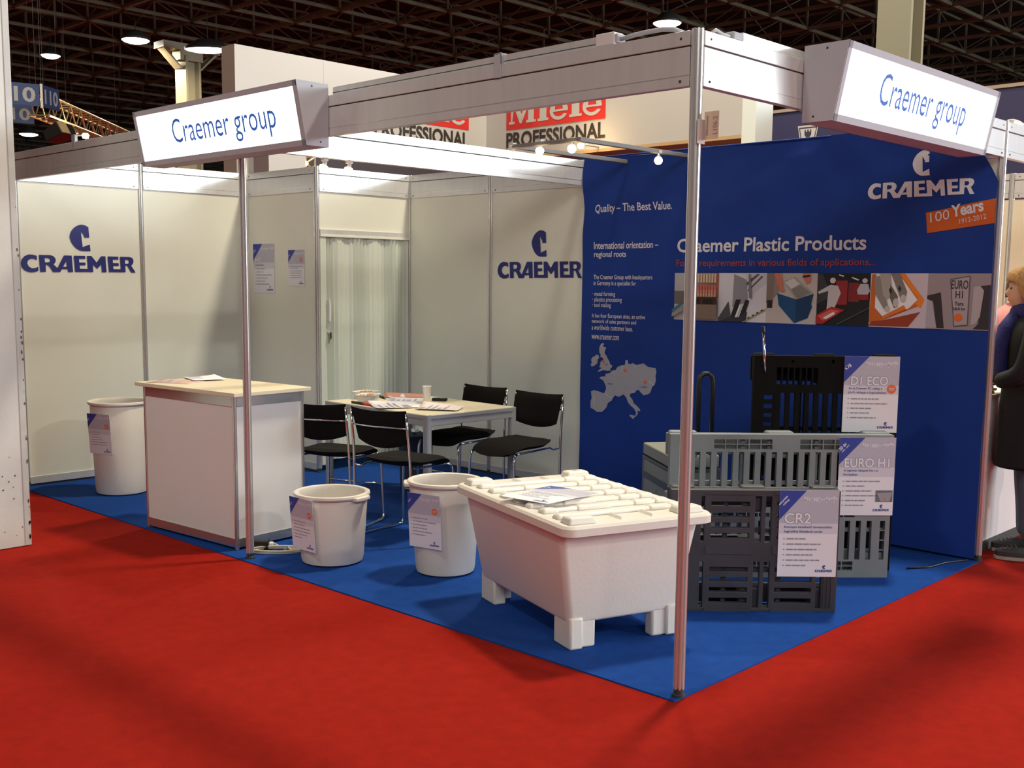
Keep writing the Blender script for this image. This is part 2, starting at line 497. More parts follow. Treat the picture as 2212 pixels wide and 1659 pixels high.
for yy, lb in ((0.986, 'steel clip hanging over the left front beam, right of its middle'), (4.96, 'steel clip on the far left beam near the pillar')):
    b = MB()
    b.box((-0.024, yy - 0.02, HT - 0.055), (-0.019, yy + 0.02, HT + 0.044)); b.box((-0.024, yy - 0.02, HT + 0.04), (0.03, yy + 0.02, HT + 0.046)); b.box((-0.024, yy - 0.02, HT + 0.0005), (0.0, yy - 0.017, HT + 0.044))
    tag(b.build('beam_clip', HOUSE, bevel=0.001), lb, 'clip', 'clips over the fascia beams')

# ------------------------------------------------------------------ lit name signs
def lightbox(label, T, L, words):
    """local x along the face (viewer's left to right), y up, z out towards the viewer; origin at back bottom left"""
    t = thing('lightbox_sign', label, 'sign', T.translation, 'lit name signs')
    H, db, dt = 0.305, 0.131, 0.190
    k = dt - db
    def pt(x, y, z): return (x, y, z)
    h = MB(T)                                      # housing: back, top, bottom and face frame
    h.box((0, 0, 0), (L, H, 0.004))
    h.hexa([(0, 0, 0), (L, 0, 0), (L, 0, db), (0, 0, db)], [(0, 0.005, 0), (L, 0.005, 0), (L, 0.005, db), (0, 0.005, db)])
    h.hexa([(0, H - .005, 0), (L, H - .005, 0), (L, H - .005, dt), (0, H - .005, dt)], [(0, H, 0), (L, H, 0), (L, H, dt), (0, H, dt)])
    h.build('housing', HOUSE, t)
    for x in (0, L):
        a, c = (x - 0.004, x + 0.004)
        e = MB(T); e.hexa([(a, 0, 0), (c, 0, 0), (c, 0, db + .004), (a, 0, db + .004)], [(a, H, 0), (c, H, 0), (c, H, dt + .004), (a, H, dt + .004)])
        o = e.build('end_cap', HOUSE, t)
        s = MB(T)
        for yy, zz in ((0.022, 0.05), (H - 0.02, 0.10)):
            s.box((x - 0.0055, yy - 0.004, zz - 0.004), (x + 0.0055, yy + 0.004, zz + 0.004))
        s.build('cap_screws', DARK, o)
    n = Vector((0, -k, H)).normalized()
    F = T @ frame((0, 0, db), (1, 0, 0), (0, H, k))
    hh = math.hypot(H, k)
    f = MB(F)
    w = 0.028
    for a, c in (((0, 0), (L, w)), ((0, hh - w), (L, hh)), ((0, 0), (w, hh)), ((L - w, 0), (L, hh))):
        f.box((a[0], a[1], -0.002), (c[0], c[1], 0.006))
    f.build('face_frame', HOUSE, t)
    p = MB(F).rect(w, w, L - w, hh - w, 0.001).build('lit_panel', LIT, t)
    x0, x1, y0, y1 = words
    put_text(MB(F), 'Craemer group', x0, x1, y0, y1, 0.0025, 0.0).build('sign_lettering', mat('sign_letter_blue', (0.02, 0.09, 0.36), 0.6, emit=(0.02, 0.10, 0.42), es=0.6), p)
    return t
lightbox('left lit white sign on the long front beam, above the counter', frame((-0.02, 3.77, 2.246), (0, -1, 0), (0, 0, 1)), 1.61, (0.395, 1.395, 0.062, 0.235))
lightbox('right lit white sign on the right-hand aisle beam, above the banner logo', frame((0.735, -0.02, 2.246), (1, 0, 0), (0, 0, 1)), 1.60, (0.345, 1.255, 0.062, 0.235))

# paper stand-number card taped around the corner post
c = thing('stand_number_card', 'small folded paper card taped around the tall corner post', 'card', (0.0, -0.03, 2.11))
T = frame((0.024, -0.024, 2.112), (0, -1, 0), (0, 0, 1))
MB(T).box((0, 0, -0.001), (0.062, 0.098, 0.001)).build('card_face', mat('card_warm_paper', (0.72, 0.55, 0.40), 0.7), c)
T2 = frame((-0.024, -0.026, 2.095), (1, 0, 0), (0, 0, 1))
MB(T2).box((0, 0, -0.001), (0.048, 0.086, 0.001)).build('card_fold', mat('card_paper', (0.52, 0.46, 0.42), 0.7), c)
g = MB(frame((0.024, -0.024, 2.112), (0, 0, 1), (0, 1, 0), (-1, 0, 0)))
put_text(g, 'L106-2', 0.016, 0.080, -0.056, -0.036, 0.0018, 0.01)
g.rect(0.014, -0.016, 0.084, -0.010, 0.0018)
g.build('card_lettering', INKG, c)

# ------------------------------------------------------------------ wall logos
def wall_logo(label, T, w, emblem_sy=0.96):
    g = MB(T); put_logo(g, 0, w, 0, z=0.0012, sy=emblem_sy)
    return tag(g.build('wall_logo', NAVY), label, 'logo', 'dark blue wall logos')
wall_logo('dark blue horse-head emblem over block lettering on the left wall', frame((0.019, 5.99, 1.637), (1, 0, 0), (0, 0, 1)), 0.918)
wall_logo('dark blue horse-head emblem over block lettering right of the folding door', frame((2.99, 3.915, 1.622), (0, -1, 0), (0, 0, 1)), 0.893, 1.0)

# ------------------------------------------------------------------ blue banner over the right-hand wall
def wrinkle(y, z):
    top = max(0.0, min(1.0, (z - 1.75) / 0.5))
    a = 0.016 * math.sin((z * 1.0 + y * 0.55) * 13 + 1.2 * math.sin(y * 2.1)) * top
    a += 0.011 * math.sin((z * 0.8 - y * 0.9) * 17 + 0.7) * top * max(0, 1 - y / 1.8)
    k = 0.25 if 1.3 < z < 1.7 else min(1.0, 0.25 + (abs(z - 1.5) - 0.2) * 3)
    a += k * (0.0022 * math.sin(z * 4.1 + y * 3.3) + 0.0018 * math.sin(y * 9 + 0.8 * math.sin(z * 3)) + 0.0015 * math.sin(z * 11 - y * 2.4))
    return a
BX = 2.946
def bwarp(v):
    return Vector((v.x - wrinkle(v.y, v.z), v.y, v.z))
BT = frame((BX, 2.985, 0), (0, -1, 0), (0, 0, 1))     # local x from the left edge, local y = height
def bu(y): return 2.985 - y
ban = thing('printed_banner', 'large blue printed fabric banner hanging over the right-hand back wall', 'banner', (BX, 1.5, 0.02))
g = MB(BT)
nx, nz = 150, 110
def btop(x):
    z = 2.497 - 0.006 * math.sin(x * 2.2)
    if x > 2.80: z = min(z, 2.497 - (x - 2.80) * 1.75)
    return z
vs, fs = [], []
for j in range(nz + 1):
    for i in range(nx + 1):
        x = 2.988 * i / nx
        vs.append((x, 0.022 + (btop(x) - 0.022) * j / nz, 0))
for j in range(nz):
    for i in range(nx):
        a = j * (nx + 1) + i
        fs.append((a, a + 1, a + nx + 2, a + nx + 1))
g.add(vs, fs)
g.build('fabric', CLOTH, ban, smooth='all', warp=bwarp)
g = MB(BT)
g.tube([(0.0, 2.499, 0.0), (1.0, 2.499, 0.0), (2.79, 2.497, 0.0)], 0.006, 6)
g.build('hanging_hem', CLOTH, ban)
def btext(name, rows, m, off=0.003):
    for body, y0, y1, z0, z1, bold in rows:
        put_text(MB(BT), body, bu(y0), bu(y1), z0, z1, off, bold).build(name, m, ban, warp=bwarp)
btext('slogan_lettering', [('Quality – The Best Value.', 2.877, 2.194, 2.085, 2.160, 0.012),
                           ('International orientation –', 2.875, 2.288, 1.836, 1.888, 0.012),
                           ('regional roots', 2.874, 2.576, 1.764, 1.820, 0.012)], TWHITE)
btext('small_lettering', [('The Craemer Group with headquarters', 2.874, 2.337, 1.606, 1.648, 0.006), ('in Germany is a specialist for', 2.873, 2.480, 1.562, 1.604, 0.006),
                          ('· metal forming', 2.880, 2.668, 1.484, 1.524, 0.006), ('· plastics processing', 2.880, 2.605, 1.442, 1.484, 0.006), ('· tool making', 2.880, 2.706, 1.402, 1.442, 0.006),
                          ('It has four European sites, an active', 2.881, 2.392, 1.324, 1.364, 0.006), ('network of sales partners and', 2.881, 2.470, 1.284, 1.322, 0.006), ('a worldwide customer base.', 2.882, 2.500, 1.242, 1.280, 0.006),
                          ('www.craemer.com', 2.881, 2.624, 1.172, 1.204, 0.008)], TWHITE)
btext('headline_lettering', [('Craemer Plastic Products', 2.130, 0.750, 1.802, 1.896, 0.02)], TWHITE)
btext('subline_lettering', [('For all requirements in various fields of applications...', 2.134, 0.686, 1.695, 1.754, 0.006)], TRED)
g = MB(BT); put_logo(g, bu(0.757), bu(0.118), 2.105, z=0.004, horse=True, sy=1.0)
g.build('banner_logo', TWHITE, ban, warp=bwarp)
g = MB(BT)
g.disc(bu(0.388), 2.340, 0.0045, 0.0055, 0.006)
g.build('emblem_eye', CLOTH, ban, warp=bwarp)
# orange anniversary flash
q = [(0.396, 2.012), (0.376, 1.893), (-0.003, 1.940), (-0.003, 2.076)]
g = MB(BT)
N = 10
vs, fs = [], []
for j in range(5):
    for i in range(N + 1):
        s, t_ = i / N, j / 4
        yb = q[1][0] + (q[2][0] - q[1][0]) * s; zb = q[1][1] + (q[2][1] - q[1][1]) * s
        yt = q[0][0] + (q[3][0] - q[0][0]) * s; zt = q[0][1] + (q[3][1] - q[0][1]) * s
        vs.append((bu(yb + (yt - yb) * t_), zb + (zt - zb) * t_, 0.0035))
for j in range(4):
    for i in range(N):
        a = j * (N + 1) + i; fs.append((a, a + 1, a + N + 2, a + N + 1))
fl = g.add(vs, fs).build('anniversary_flash', ORANGE, ban, warp=bwarp)
an = math.atan2(0.066, 0.40)
F = BT @ Matrix.Translation((bu(0.362), 1.953, 0.006)) @ Matrix.Rotation(an, 4, 'Z')
g = MB(F)
put_text(g, '100', 0, 0.112, 0, 0.056, 0, -0.004)
put_text(g, 'Years', 0.125, 0.312, 0.004, 0.074, 0, 0.03)
put_text(g, '1912-2012', 0.168, 0.320, -0.040, -0.012, 0, -0.002)
g.build('flash_lettering', TWHITE, fl, warp=bwarp)

# row of six pictures printed on the banner
edges = [2.144, 1.783, 1.420, 1.060, 0.709, 0.357, -0.002]
P0, P1 = 1.340, 1.662
def pcol(h): return [min(.9, v * 1.7) for v in lin(h)[:3]]
def pic(i, layers, base):
    """layers: (colour, outline in 0..1 picture coordinates)"""
    a, b = bu(edges[i]), bu(edges[i + 1])
    w, h = b - a, P1 - P0
    root = MB(BT).rect(a, P0, b, P1, 0.0035, 8, 8).build('printed_picture', mat('print_' + base, pcol(base), 0.7), ban, warp=bwarp)
    by = {}
    for k, (c, pts) in enumerate(layers):
        by.setdefault(c, []).append((k, pts))
    for c, ls in by.items():
        g = MB(BT)
        for k, pts in ls:
            z = 0.0042 + 0.0006 * k
            if isinstance(pts, tuple) and pts[0] == 'e':
                g.disc(a + pts[1] * w, P0 + pts[2] * h, pts[3] * w, pts[4] * h, z, 18)
            elif isinstance(pts, tuple) and pts[0] == 't':
                put_text(g, pts[1], a + pts[2] * w, a + pts[3] * w, P0 + pts[4] * h, P0 + pts[5] * h, z, 0.02)
            else:
                g.poly([[(a + p[0] * w, P0 + p[1] * h) for p in pts]], z)
        g.build('picture_shape', mat('print_' + c, pcol(c), 0.7), root, warp=bwarp)
def R_(x0, y0, x1, y1): return [(x0, y0), (x1, y0), (x1, y1), (x0, y1)]
bott = [('8a5a4e', R_(.38, .48, 1, 1))]
for k in range(9):
    for r_, c in ((.86, 'a89c84'), (.70, '9c5a50'), (.60, 'b06a5a'), (.52, 'a08872')):
        bott.append((c, R_(.40 + k * .066, r_ - .06, .445 + k * .066, r_ + (.13 if r_ > .8 else .05))))
pic(0, [('55504e', R_(0, .34, .38, .62))] + bott + [('3a1f1e', R_(.38, .34, 1, .50)), ('140c0e', R_(.52, .36, .62, .46)), ('140c0e', R_(.70, .36, .92, .46)), ('6e5c50', R_(.36, .04, 1, .34)),
        ('2f5b66', [(0, .22), (.24, .40), (.24, .33), (0, .14)]), ('7f7a72', [(0, .14), (.24, .30), (.24, .20), (0, .06)]), ('3f8f92', R_(.40, .12, .52, .17))], '8f8c90')
pic(1, [('77767c', [(.32, .98), (.60, .86), (.66, .62), (.60, .40), (.30, .30)]), ('a6a4aa', [(.58, .98), (1, .98), (1, .80), (.62, .50)]), ('4a494e', [(.60, .74), (.86, .98), (.80, .98), (.58, .80)]), ('4a494e', [(.62, .62), (.92, .92), (.90, .95), (.62, .66)]),
        ('3f3e44', [(0, .06), (.22, .42), (.28, .10), (.22, 0), (0, 0)]), ('19191d', [(.26, .06), (.38, .46), (.48, .46), (.36, .02)]), ('19191d', [(.44, .06), (.58, .46), (.66, .44), (.54, .02)]), ('c8c6cc', [(.36, .08), (.46, .36), (.50, .34), (.40, .06)]),
        ('2a2a2e', [(.06, 0), (.60, 0), (.62, .22), (.46, .10), (.20, .08)]),
        ('8a8254', [(.52, 0), (.58, 0), (1, .25), (1, .29)])] + [('1a1a1c', [(.55 + k * .09, .015 + k * .052), (.59 + k * .09, .03 + k * .052), (.59 + k * .09, .062 + k * .052), (.55 + k * .09, .045 + k * .052)]) for k in range(5)] + [('66656b', [(.66, .50), (.72, .48), (.68, .98), (.64, .98)])], 'b4b2b8')
pic(2, [('6e6259', [(0, .40), (.14, .42), (.18, 1), (0, 1)]), ('251815', [(.02, .30), (.13, .30), (.13, .46), (.02, .46)]), ('7d6f66', [(.14, .48), (.30, .70), (.28, 1), (.16, 1)]), ('0b3d66', [(.22, .60), (.62, .48), (.94, .60), (.90, .40), (.92, .34), (.84, .12), (.58, .01), (.26, .36)]),
        ('0a2e50', [(.60, .48), (.94, .60), (.90, .40), (.84, .12), (.60, .04)]), ('8a8782', [(.34, .84), (.56, .92), (.92, .62), (.60, .48)]), ('b0aeaa', [(.36, .82), (.54, .90), (.68, .78), (.50, .69)]), ('6f6c68', [(.50, .68), (.66, .78), (.88, .62), (.62, .50)]),
        ('ad6552', [(.16, 1), (.30, 1), (.34, .72), (.38, .64), (.30, .62), (.22, .78)]), ('ad6552', [(.72, 1), (.86, 1), (.88, .84), (.80, .78), (.74, .90)]), ('1c1416', [(.72, .95), (.86, .97), (.86, .93), (.72, .91)])], 'a39a95')
pic(3, [('2e2f33', [(0, .4), (.28, .55), (.10, .98), (0, .98)]), ('7c2024', R_(.36, .40, .58, .86)), ('6a1c20', R_(.60, .46, .80, .82)), ('a5a0a2', [(.20, .30), (.34, .30), (.46, .62), (.40, .76), (.26, .78), (.02, .64), (.04, .60), (.22, .66)]), ('b3aeb0', ('e', .30, .86, .055, .055)),
        ('9a979c', [(.78, .60), (.96, .60), (1, .66), (.96, .80), (.82, .80), (.76, .68)]), ('a3a0a6', ('e', .90, .86, .05, .045)), ('7a181c', R_(.80, .50, .98, .60)), ('8f1e20', [(0, .18), (.30, .36), (.55, .30), (.14, .02), (0, .02)]), ('b34a44', [(.04, .17), (.29, .31), (.46, .28), (.14, .08)]),
        ('c7bcbc', [(.14, .14), (.34, .26), (.38, .22), (.20, .11)]), ('3d3f44', [(.40, .02), (1, .36), (1, .34), (.44, .02)]), ('bdbdc0', [(.42, .98), (.52, .95), (.50, .93), (.42, .96)]), ('bdbdc0', [(.66, .93), (.80, .88), (.78, .86), (.66, .91)])], '131317')
pic(4, [('a8531c', [(0, .08), (.02, .98), (.52, .98), (.92, .55), (.86, .40), (.30, .16), (.10, .10)]), ('c06a22', [(.50, 1), (.60, 1), (.96, .52), (.90, .36), (.80, .45), (.84, .55)]), ('7f3018', [(0, .02), (.16, .02), (.70, .02), (.90, .30), (.30, .14), (.04, .10)]), ('c8bfc4', [(.10, .98), (.52, .96), (.84, .52), (.70, .36), (.26, .18), (.10, .36)]),
        ('77706a', [(.06, .92), (.16, .96), (.34, .40), (.34, .30), (.26, .34), (.10, .60)]), ('8d867e', [(.16, 1), (.36, 1), (.40, .60), (.32, .50), (.24, .60)]), ('575049', [(.36, .80), (.50, .58), (.50, .38), (.44, .36), (.36, .55)]), ('6b645c', [(.36, 1), (.52, 1), (.66, .66), (.62, .46), (.54, .56)]),
        ('a09a94', ('e', .33, .34, .05, .06)), ('a09a94', ('e', .47, .46, .05, .08)), ('a09a94', ('e', .60, .54, .05, .07)), ('2a2522', [(.34, .70), (.37, .62), (.40, .66), (.37, .74)]), ('2a2522', [(.50, .72), (.54, .66), (.56, .72), (.52, .78)]), ('b86020', [(.24, .20), (.34, .26), (.62, .42), (.66, .34), (.40, .22), (.26, .14)])], 'a79ca4')
pic(5, [('2a2427', [(0, .60), (.22, .66), (.30, .02), (.18, .02), (.10, .50), (0, .52)]), ('8f8a90', [(0, .02), (0, .54), (.08, .50), (.18, .02)]), ('2b272b', [(.84, .78), (1, .80), (1, .02), (.76, .02), (.84, .12)]), ('948c8e', [(.80, .12), (.86, .24), (.90, .70), (.84, .78), (.74, .76), (.72, .08)]), ('4e4748', [(.36, .90), (.68, .96), (.68, .08), (.46, .05)]),
        ('8c8486', [(.375, .88), (.665, .94), (.665, .10), (.47, .07)]), ('332d30', ('t', 'EURO', .385, .655, .72, .88)), ('332d30', ('t', 'H1', .46, .58, .56, .69)), ('332d30', ('t', 'Tara', .455, .60, .43, .50)), ('332d30', ('t', '18.0 kg', .44, .63, .33, .40)), ('c4541a', ('e', .53, .22, .065, .065))], '7f7576')

# map of Europe
def mp(x, y):   # map drawing units -> banner coordinates
    px_, py_ = 1270 + x / 7.9, 720 + y / 7.9
    return (bu(2.88 - (px_ - 1283) * 0.004372), 1.145 - (py_ - 740) * 0.003165)
uk = [(300, 152), (322, 165), (300, 215), (355, 230), (335, 300), (330, 340), (360, 380), (385, 440), (415, 490), (425, 540), (462, 555), (450, 600), (425, 620), (440, 650), (380, 660), (320, 655), (285, 665), (235, 692), (218, 685), (262, 635), (290, 615), (240, 600), (262, 565), (258, 525), (275, 485), (310, 470), (305, 430), (255, 410), (265, 370), (240, 330), (238, 240), (265, 170)]
ie = [(190, 375), (230, 385), (238, 440), (212, 460), (212, 530), (165, 580), (120, 605), (95, 575), (115, 530), (102, 480), (120, 430), (160, 410)]
eu = [(680, 438), (718, 435), (720, 490), (750, 510), (800, 485), (860, 515), (975, 475), (1050, 535), (1170, 545), (1185, 610), (1170, 690), (1180, 760), (1160, 850), (1125, 880), (1095, 990), (1060, 1025), (990, 1050), (935, 1000), (905, 960), (875, 970), (845, 1020), (800, 1035), (770, 1045), (765, 1090), (810, 1150), (830, 1210), (880, 1250), (935, 1310), (942, 1350), (895, 1335), (905, 1390), (875, 1450), (850, 1460), (832, 1505), (765, 1450), (770, 1425), (860, 1440), (875, 1380), (840, 1310), (790, 1270), (740, 1215), (705, 1120), (660, 1070), (580, 1125), (520, 1100), (480, 1160), (470, 1200), (400, 1260), (385, 1330), (350, 1385), (305, 1435), (215, 1445), (160, 1400), (110, 1385), (105, 1270), (125, 1190), (112, 1070), (170, 1040), (255, 1060), (335, 1085), (365, 1010), (365, 950), (320, 850), (250, 805), (280, 775), (350, 770), (350, 720), (420, 700), (460, 650), (520, 635), (545, 580), (600, 545), (670, 530)]
g = MB(BT)
for l in (uk, ie, eu):
    g.poly([[mp(*p) for p in l]], 0.0035)
mapo = g.build('europe_map', TGREY, ban, warp=bwarp)
g = MB(BT)
for l in ([(840, 515), (845, 690), (775, 730), (830, 800), (905, 830)], [(845, 690), (970, 780), (905, 830), (905, 910), (800, 940)], [(490, 680), (600, 770), (645, 800), (635, 880), (570, 950), (600, 1050)], [(340, 1090), (465, 1160)], [(640, 880), (700, 885), (715, 930), (650, 985), (575, 960)], [(175, 1150), (160, 1350)], [(1000, 790), (1085, 790), (1135, 850)], [(640, 540), (625, 600), (580, 700), (590, 760)], [(715, 930), (800, 940), (800, 1030)]):
    for a, c in zip(l, l[1:]):
        A, B_ = Vector(mp(*a)), Vector(mp(*c)); d = (B_ - A).normalized(); nn = Vector((-d.y, d.x)) * 0.0016
        g.poly([[A + nn, A - nn, B_ - nn, B_ + nn]], 0.0043)
g.build('map_borders', TWHITE, mapo, warp=bwarp)
for x, y, r in ((310, 500, .013), (680, 638, .016), (485, 800, .013), (1010, 815, .014)):
    c = mp(x, y); MB(BT).disc(c[0], c[1], r, r, 0.005, 20).build('map_dot', ORDOT, mapo, warp=bwarp)
g = MB(BT)
for w_, x0, x1, y in (('GERMANY', 620, 815, 790), ('FRANCE', 395, 540, 915), ('SLOVAKIA', 860, 1048, 915), ('UK', 345, 390, 565)):
    a, c = mp(x0, y), mp(x1, y - 34); put_text(g, w_, a[0], c[0], a[1], c[1], 0.005, 0.01)
g.build('map_lettering', INK, mapo, warp=bwarp)

# ------------------------------------------------------------------ folding door of the store cabin
d = struct(thing('door_1', 'pale accordion folding door of the store cabin', 'door', (2.5, 5, Z0)))
g = MB()
n = 46
x0, x1 = 2.045, 2.972
pts = []
for i in range(n + 1):
    x = x0 + 0.035 + (x1 - x0 - 0.035) * i / n
    big = 0.010 * math.sin(i * 0.62 + 0.4)
    pts.append((x, 5.0 + (0.016 if i % 2 else -0.012) * (0.55 + 0.45 * math.sin(i * 0.37 + 1)) + big))
vs = [(p[0], p[1], 0.10) for p in pts] + [(p[0], p[1], 1.942) for p in pts]
g.add(vs, [(i, i + 1, n + 2 + i, n + 1 + i) for i in range(n)])
DOORM = mat('pale_folding_vinyl', (0.62, 0.66, 0.58), 0.5)
g.build('folding_curtain', DOORM, d, solid=0.004)
MB().box((2.022, 4.985, 0.06), (2.082, 5.015, 1.94)).build('lead_post', DOORM, d, bevel=0.004)
MB().box((2.022, 4.975, 1.942), (2.978, 5.025, 1.962)).build('curtain_track', PANEL, d, bevel=0.002)
MB().box((2.022, 4.98, 1.962), (2.978, 5.02, 2.002)).build('header_rail', FASC, d, bevel=0.002)
h = MB(frame((0, 4.985, 0), (1, 0, 0), (0, 0, 1))); h.prism([(2.084, 1.255), (2.096, 1.25), (2.103, 1.29), (2.106, 1.35), (2.102, 1.40), (2.088, 1.44), (2.082, 1.44), (2.088, 1.35)], 0.0, 0.03)
h.build('door_handle', PANEL2, d, bevel=0.003)
h = MB(frame((0, 4.985, 0), (1, 0, 0), (0, 0, 1))); h.lathe([(0.013, 0), (0.013, 0.012), (0.009, 0.016)], 16, (2.092, 1.165))
lk = h.build('door_lock', HOUSE, d)
h = MB(); h.box((2.088, 4.955, 1.10), (2.096, 4.957, 1.16)); h.box((2.098, 4.957, 1.115), (2.108, 4.959, 1.165)); h.box((2.078, 4.957, 1.075), (2.084, 4.959, 1.15))
h.build('door_keys', DARK, lk)

# ------------------------------------------------------------------ info sheets
BAR = random.Random(3)
def sheet(label, T, w, h, title=None, corner=None, sub=(), bullets=5, dot=None, pict=False, group='printed product sheets', thick=0.002, sub2=None, extra=None, name='product_sheet'):
    """T: local x right, y up, z towards the reader, origin bottom left"""
    t = thing(name, label, 'sheet', T.translation, group)
    MB(T).box((0, 0, -thick), (w, h, 0)).build('board', PAPER, t)
    g = MB(T); g.rect(0.0, h * 0.62, w, h, 0.0005); g.build('grey_print', PAPERG, t)
    g = MB(T); g.rect(0.0, h * 0.50, w, h * 0.62, 0.0005); g.build('pale_print', PAPERL, t)
    c = MB(T).poly([[(0, h), (0, h - 0.345 * h), (0.45 * w, h)]], 0.0010).build('corner_flash', FLASH, t)
    if corner:
        F = T @ Matrix.Translation((0.045 * w, h - 0.215 * h, 0.0015)) @ Matrix.Rotation(math.atan2(0.345 * h, 0.45 * w), 4, 'Z')
        g = MB(F)
        for k, (wd, s0, s1, b0, b1) in enumerate(corner):
            put_text(g, wd, s0 * w, s1 * w, b0 * w, b1 * w, 0, 0.02)
        g.build('flash_lettering', PAPER, c)
    g = MB(T)                                       # faint frieze of figures under the top edge
    rr = random.Random(11)
    for k in range(14):
        x = w * (0.42 + 0.041 * k); g.disc(x, h * (0.895 + 0.02 * rr.random()), w * (0.012 + 0.014 * rr.random()), h * (0.012 + 0.018 * rr.random()), 0.0010, 10)
        if k % 3 == 0: g.rect(x - w * .008, h * .855, x + w * .008, h * .90, 0.0010)
    g.build('figure_frieze', PAPERL, t)
    if title:
        tx0, tx1 = title[1], title[2]
        g = MB(T); put_text(g, title[0], tx0 * w - 0.003, tx1 * w + 0.003, h * 0.618 - 0.003, h * 0.738 + 0.003, 0.0010, 0.045); g.build('title_outline', INKG, t)
        g = MB(T); put_text(g, title[0], tx0 * w, tx1 * w, h * 0.618, h * 0.738, 0.0014, 0.012); g.build('title_lettering', PAPER, t)
    y = 0.575
    if sub:
        g = MB(T)
        for s_, x1 in sub:
            put_text(g, s_, 0.09 * w, x1 * w, h * (y - 0.018), h * (y + 0.020), 0.0012, 0.012); y -= 0.052
        g.build('subtitle_lettering', INK, t)
    g = MB(T)
    y -= 0.03
    for k in range(bullets):
        x = 0.14 * w
        g.rect(0.085 * w, h * (y - 0.006), 0.105 * w, h * (y + 0.008), 0.0012)
        end = (0.45 + 0.42 * BAR.random()) * w
        while x < end:
            l = (0.04 + 0.10 * BAR.random()) * w
            g.rect(x, h * (y - 0.007), min(x + l, end), h * (y + 0.008), 0.0012); x += l + 0.014 * w
        y -= 0.062
    g.build('text_lines', INKG, t)
    if dot:
        MB(T).disc(dot[0] * w, dot[1] * h, 0.085 * w, 0.085 * w, 0.0014, 24).build('orange_badge', ORDOT, t)
        g = MB(T); g.rect((dot[0] - .05) * w, (dot[1] + .006) * h, (dot[0] + .05) * w, (dot[1] + .016) * h, 0.0018); g.rect((dot[0] - .045) * w, (dot[1] - .016) * h, (dot[0] + .045) * w, (dot[1] - .006) * h, 0.0018)
        g.build('badge_lines', PAPERL, t)
    if pict:
        p = MB(T).rect(.68 * w, .175 * h, .985 * w, .325 * h, 0.0012).build('printed_picture', mat('print_photo', '#6c6c74', 0.7), t)
        g = MB(T); g.poly([[(.70 * w, .29 * h), (.98 * w, .30 * h), (.93 * w, .185 * h), (.77 * w, .185 * h)]], 0.0016); g.build('picture_shape', mat('print_photo2', '#9a9aa2', 0.7), p)
        g = MB(T); g.disc(.85 * w, .21 * h, .02 * w, .016 * h, .002); g.build('picture_dot', ORDOT, p)
    g = MB(T); put_logo(g, 0.64 * w, 0.935 * w, 0.055 * h, z=0.0012); g.build('sheet_logo', INK, t)
    return t

sheet('larger of the two info sheets on the cabin wall, nearer the front post', frame((1.99, 5.905, 1.475), (0, -1, 0), (0, 0, 1)), 0.315, 0.42, ('H1', .10, .34), [('ÚJ', 0.02, 0.13, 0.02, 0.085)], [('Az első választás', .50)], 6, group='info sheets on the cabin wall')
sheet('smaller info sheet with orange badge on the cabin wall, beside the folding door', frame((1.99, 5.385, 1.540), (0, -1, 0), (0, 0, 1)), 0.225, 0.297, None, [('ÚJ', 0.02, 0.11, 0.02, 0.08)], (), 6, (.80, .73), group='info sheets on the cabin wall')

# ------------------------------------------------------------------ counter
CE1, CE2 = Vector((-0.07, 0.9975, 0)), Vector((0.9975, 0.07, 0))
# local x: along the counter to the left, y: depth
CT = Matrix(((CE1.x, CE2.x, 0, 0.038), (CE1.y, CE2.y, 0, 3.159), (0, 0, 1, 0), (0, 0, 0, 1)))
ct = thing('display_counter', 'white reception counter with aluminium frame and cream top, front left of the stand', 'counter', CT @ Vector((0.47, 0.26, Z0)))
L, D = 0.945, 0.52
CALU = mat('counter_aluminium', (0.60, 0.60, 0.58), 0.22, 0.85)
for x in (0, L):
    for y in (0, D):
        MB(CT).box((x - .02 if x else 0, y - .02 if y else 0, Z0), (x if x else .02, y if y else .02, 0.918)).build('corner_profile', CALU, ct, bevel=0.004)
for z0_, z1_ in ((0.855, 0.918), (0.02, 0.075)):
    for p_, q_ in (((0.02, 0.002, z0_), (L - .02, 0.016, z1_)), ((0.02, D - .016, z0_), (L - .02, D - .002, z1_)), ((L - .016, 0.02, z0_), (L - .002, D - .02, z1_)), ((0.002, 0.02, z0_), (0.016, D - .02, z1_))):
        MB(CT).box(p_, q_).build('frame_rail', CALU, ct, bevel=0.002)
MB(CT).box((0.02, 0.006, 0.075), (L - .02, 0.012, 0.855)).build('front_panel', PANEL2, ct)
MB(CT).box((0.006, 0.02, 0.075), (0.012, D - .02, 0.855)).build('side_panel', PANEL2, ct)
MB(CT).box((L - .012, 0.02, 0.075), (L - .006, D - .02, 0.855)).build('side_panel', PANEL2, ct)
MB(CT).box((0.02, D - .012, 0.075), (L - .02, D - .006, 0.855)).build('back_panel', PANEL2, ct)
MB(CT).box((-0.045, -0.03, 0.918), (L + 0.045, D + 0.02, 0.942)).build('counter_top', mat('cream_laminate', (0.72, 0.64, 0.47), 0.4), ct, bevel=0.003)

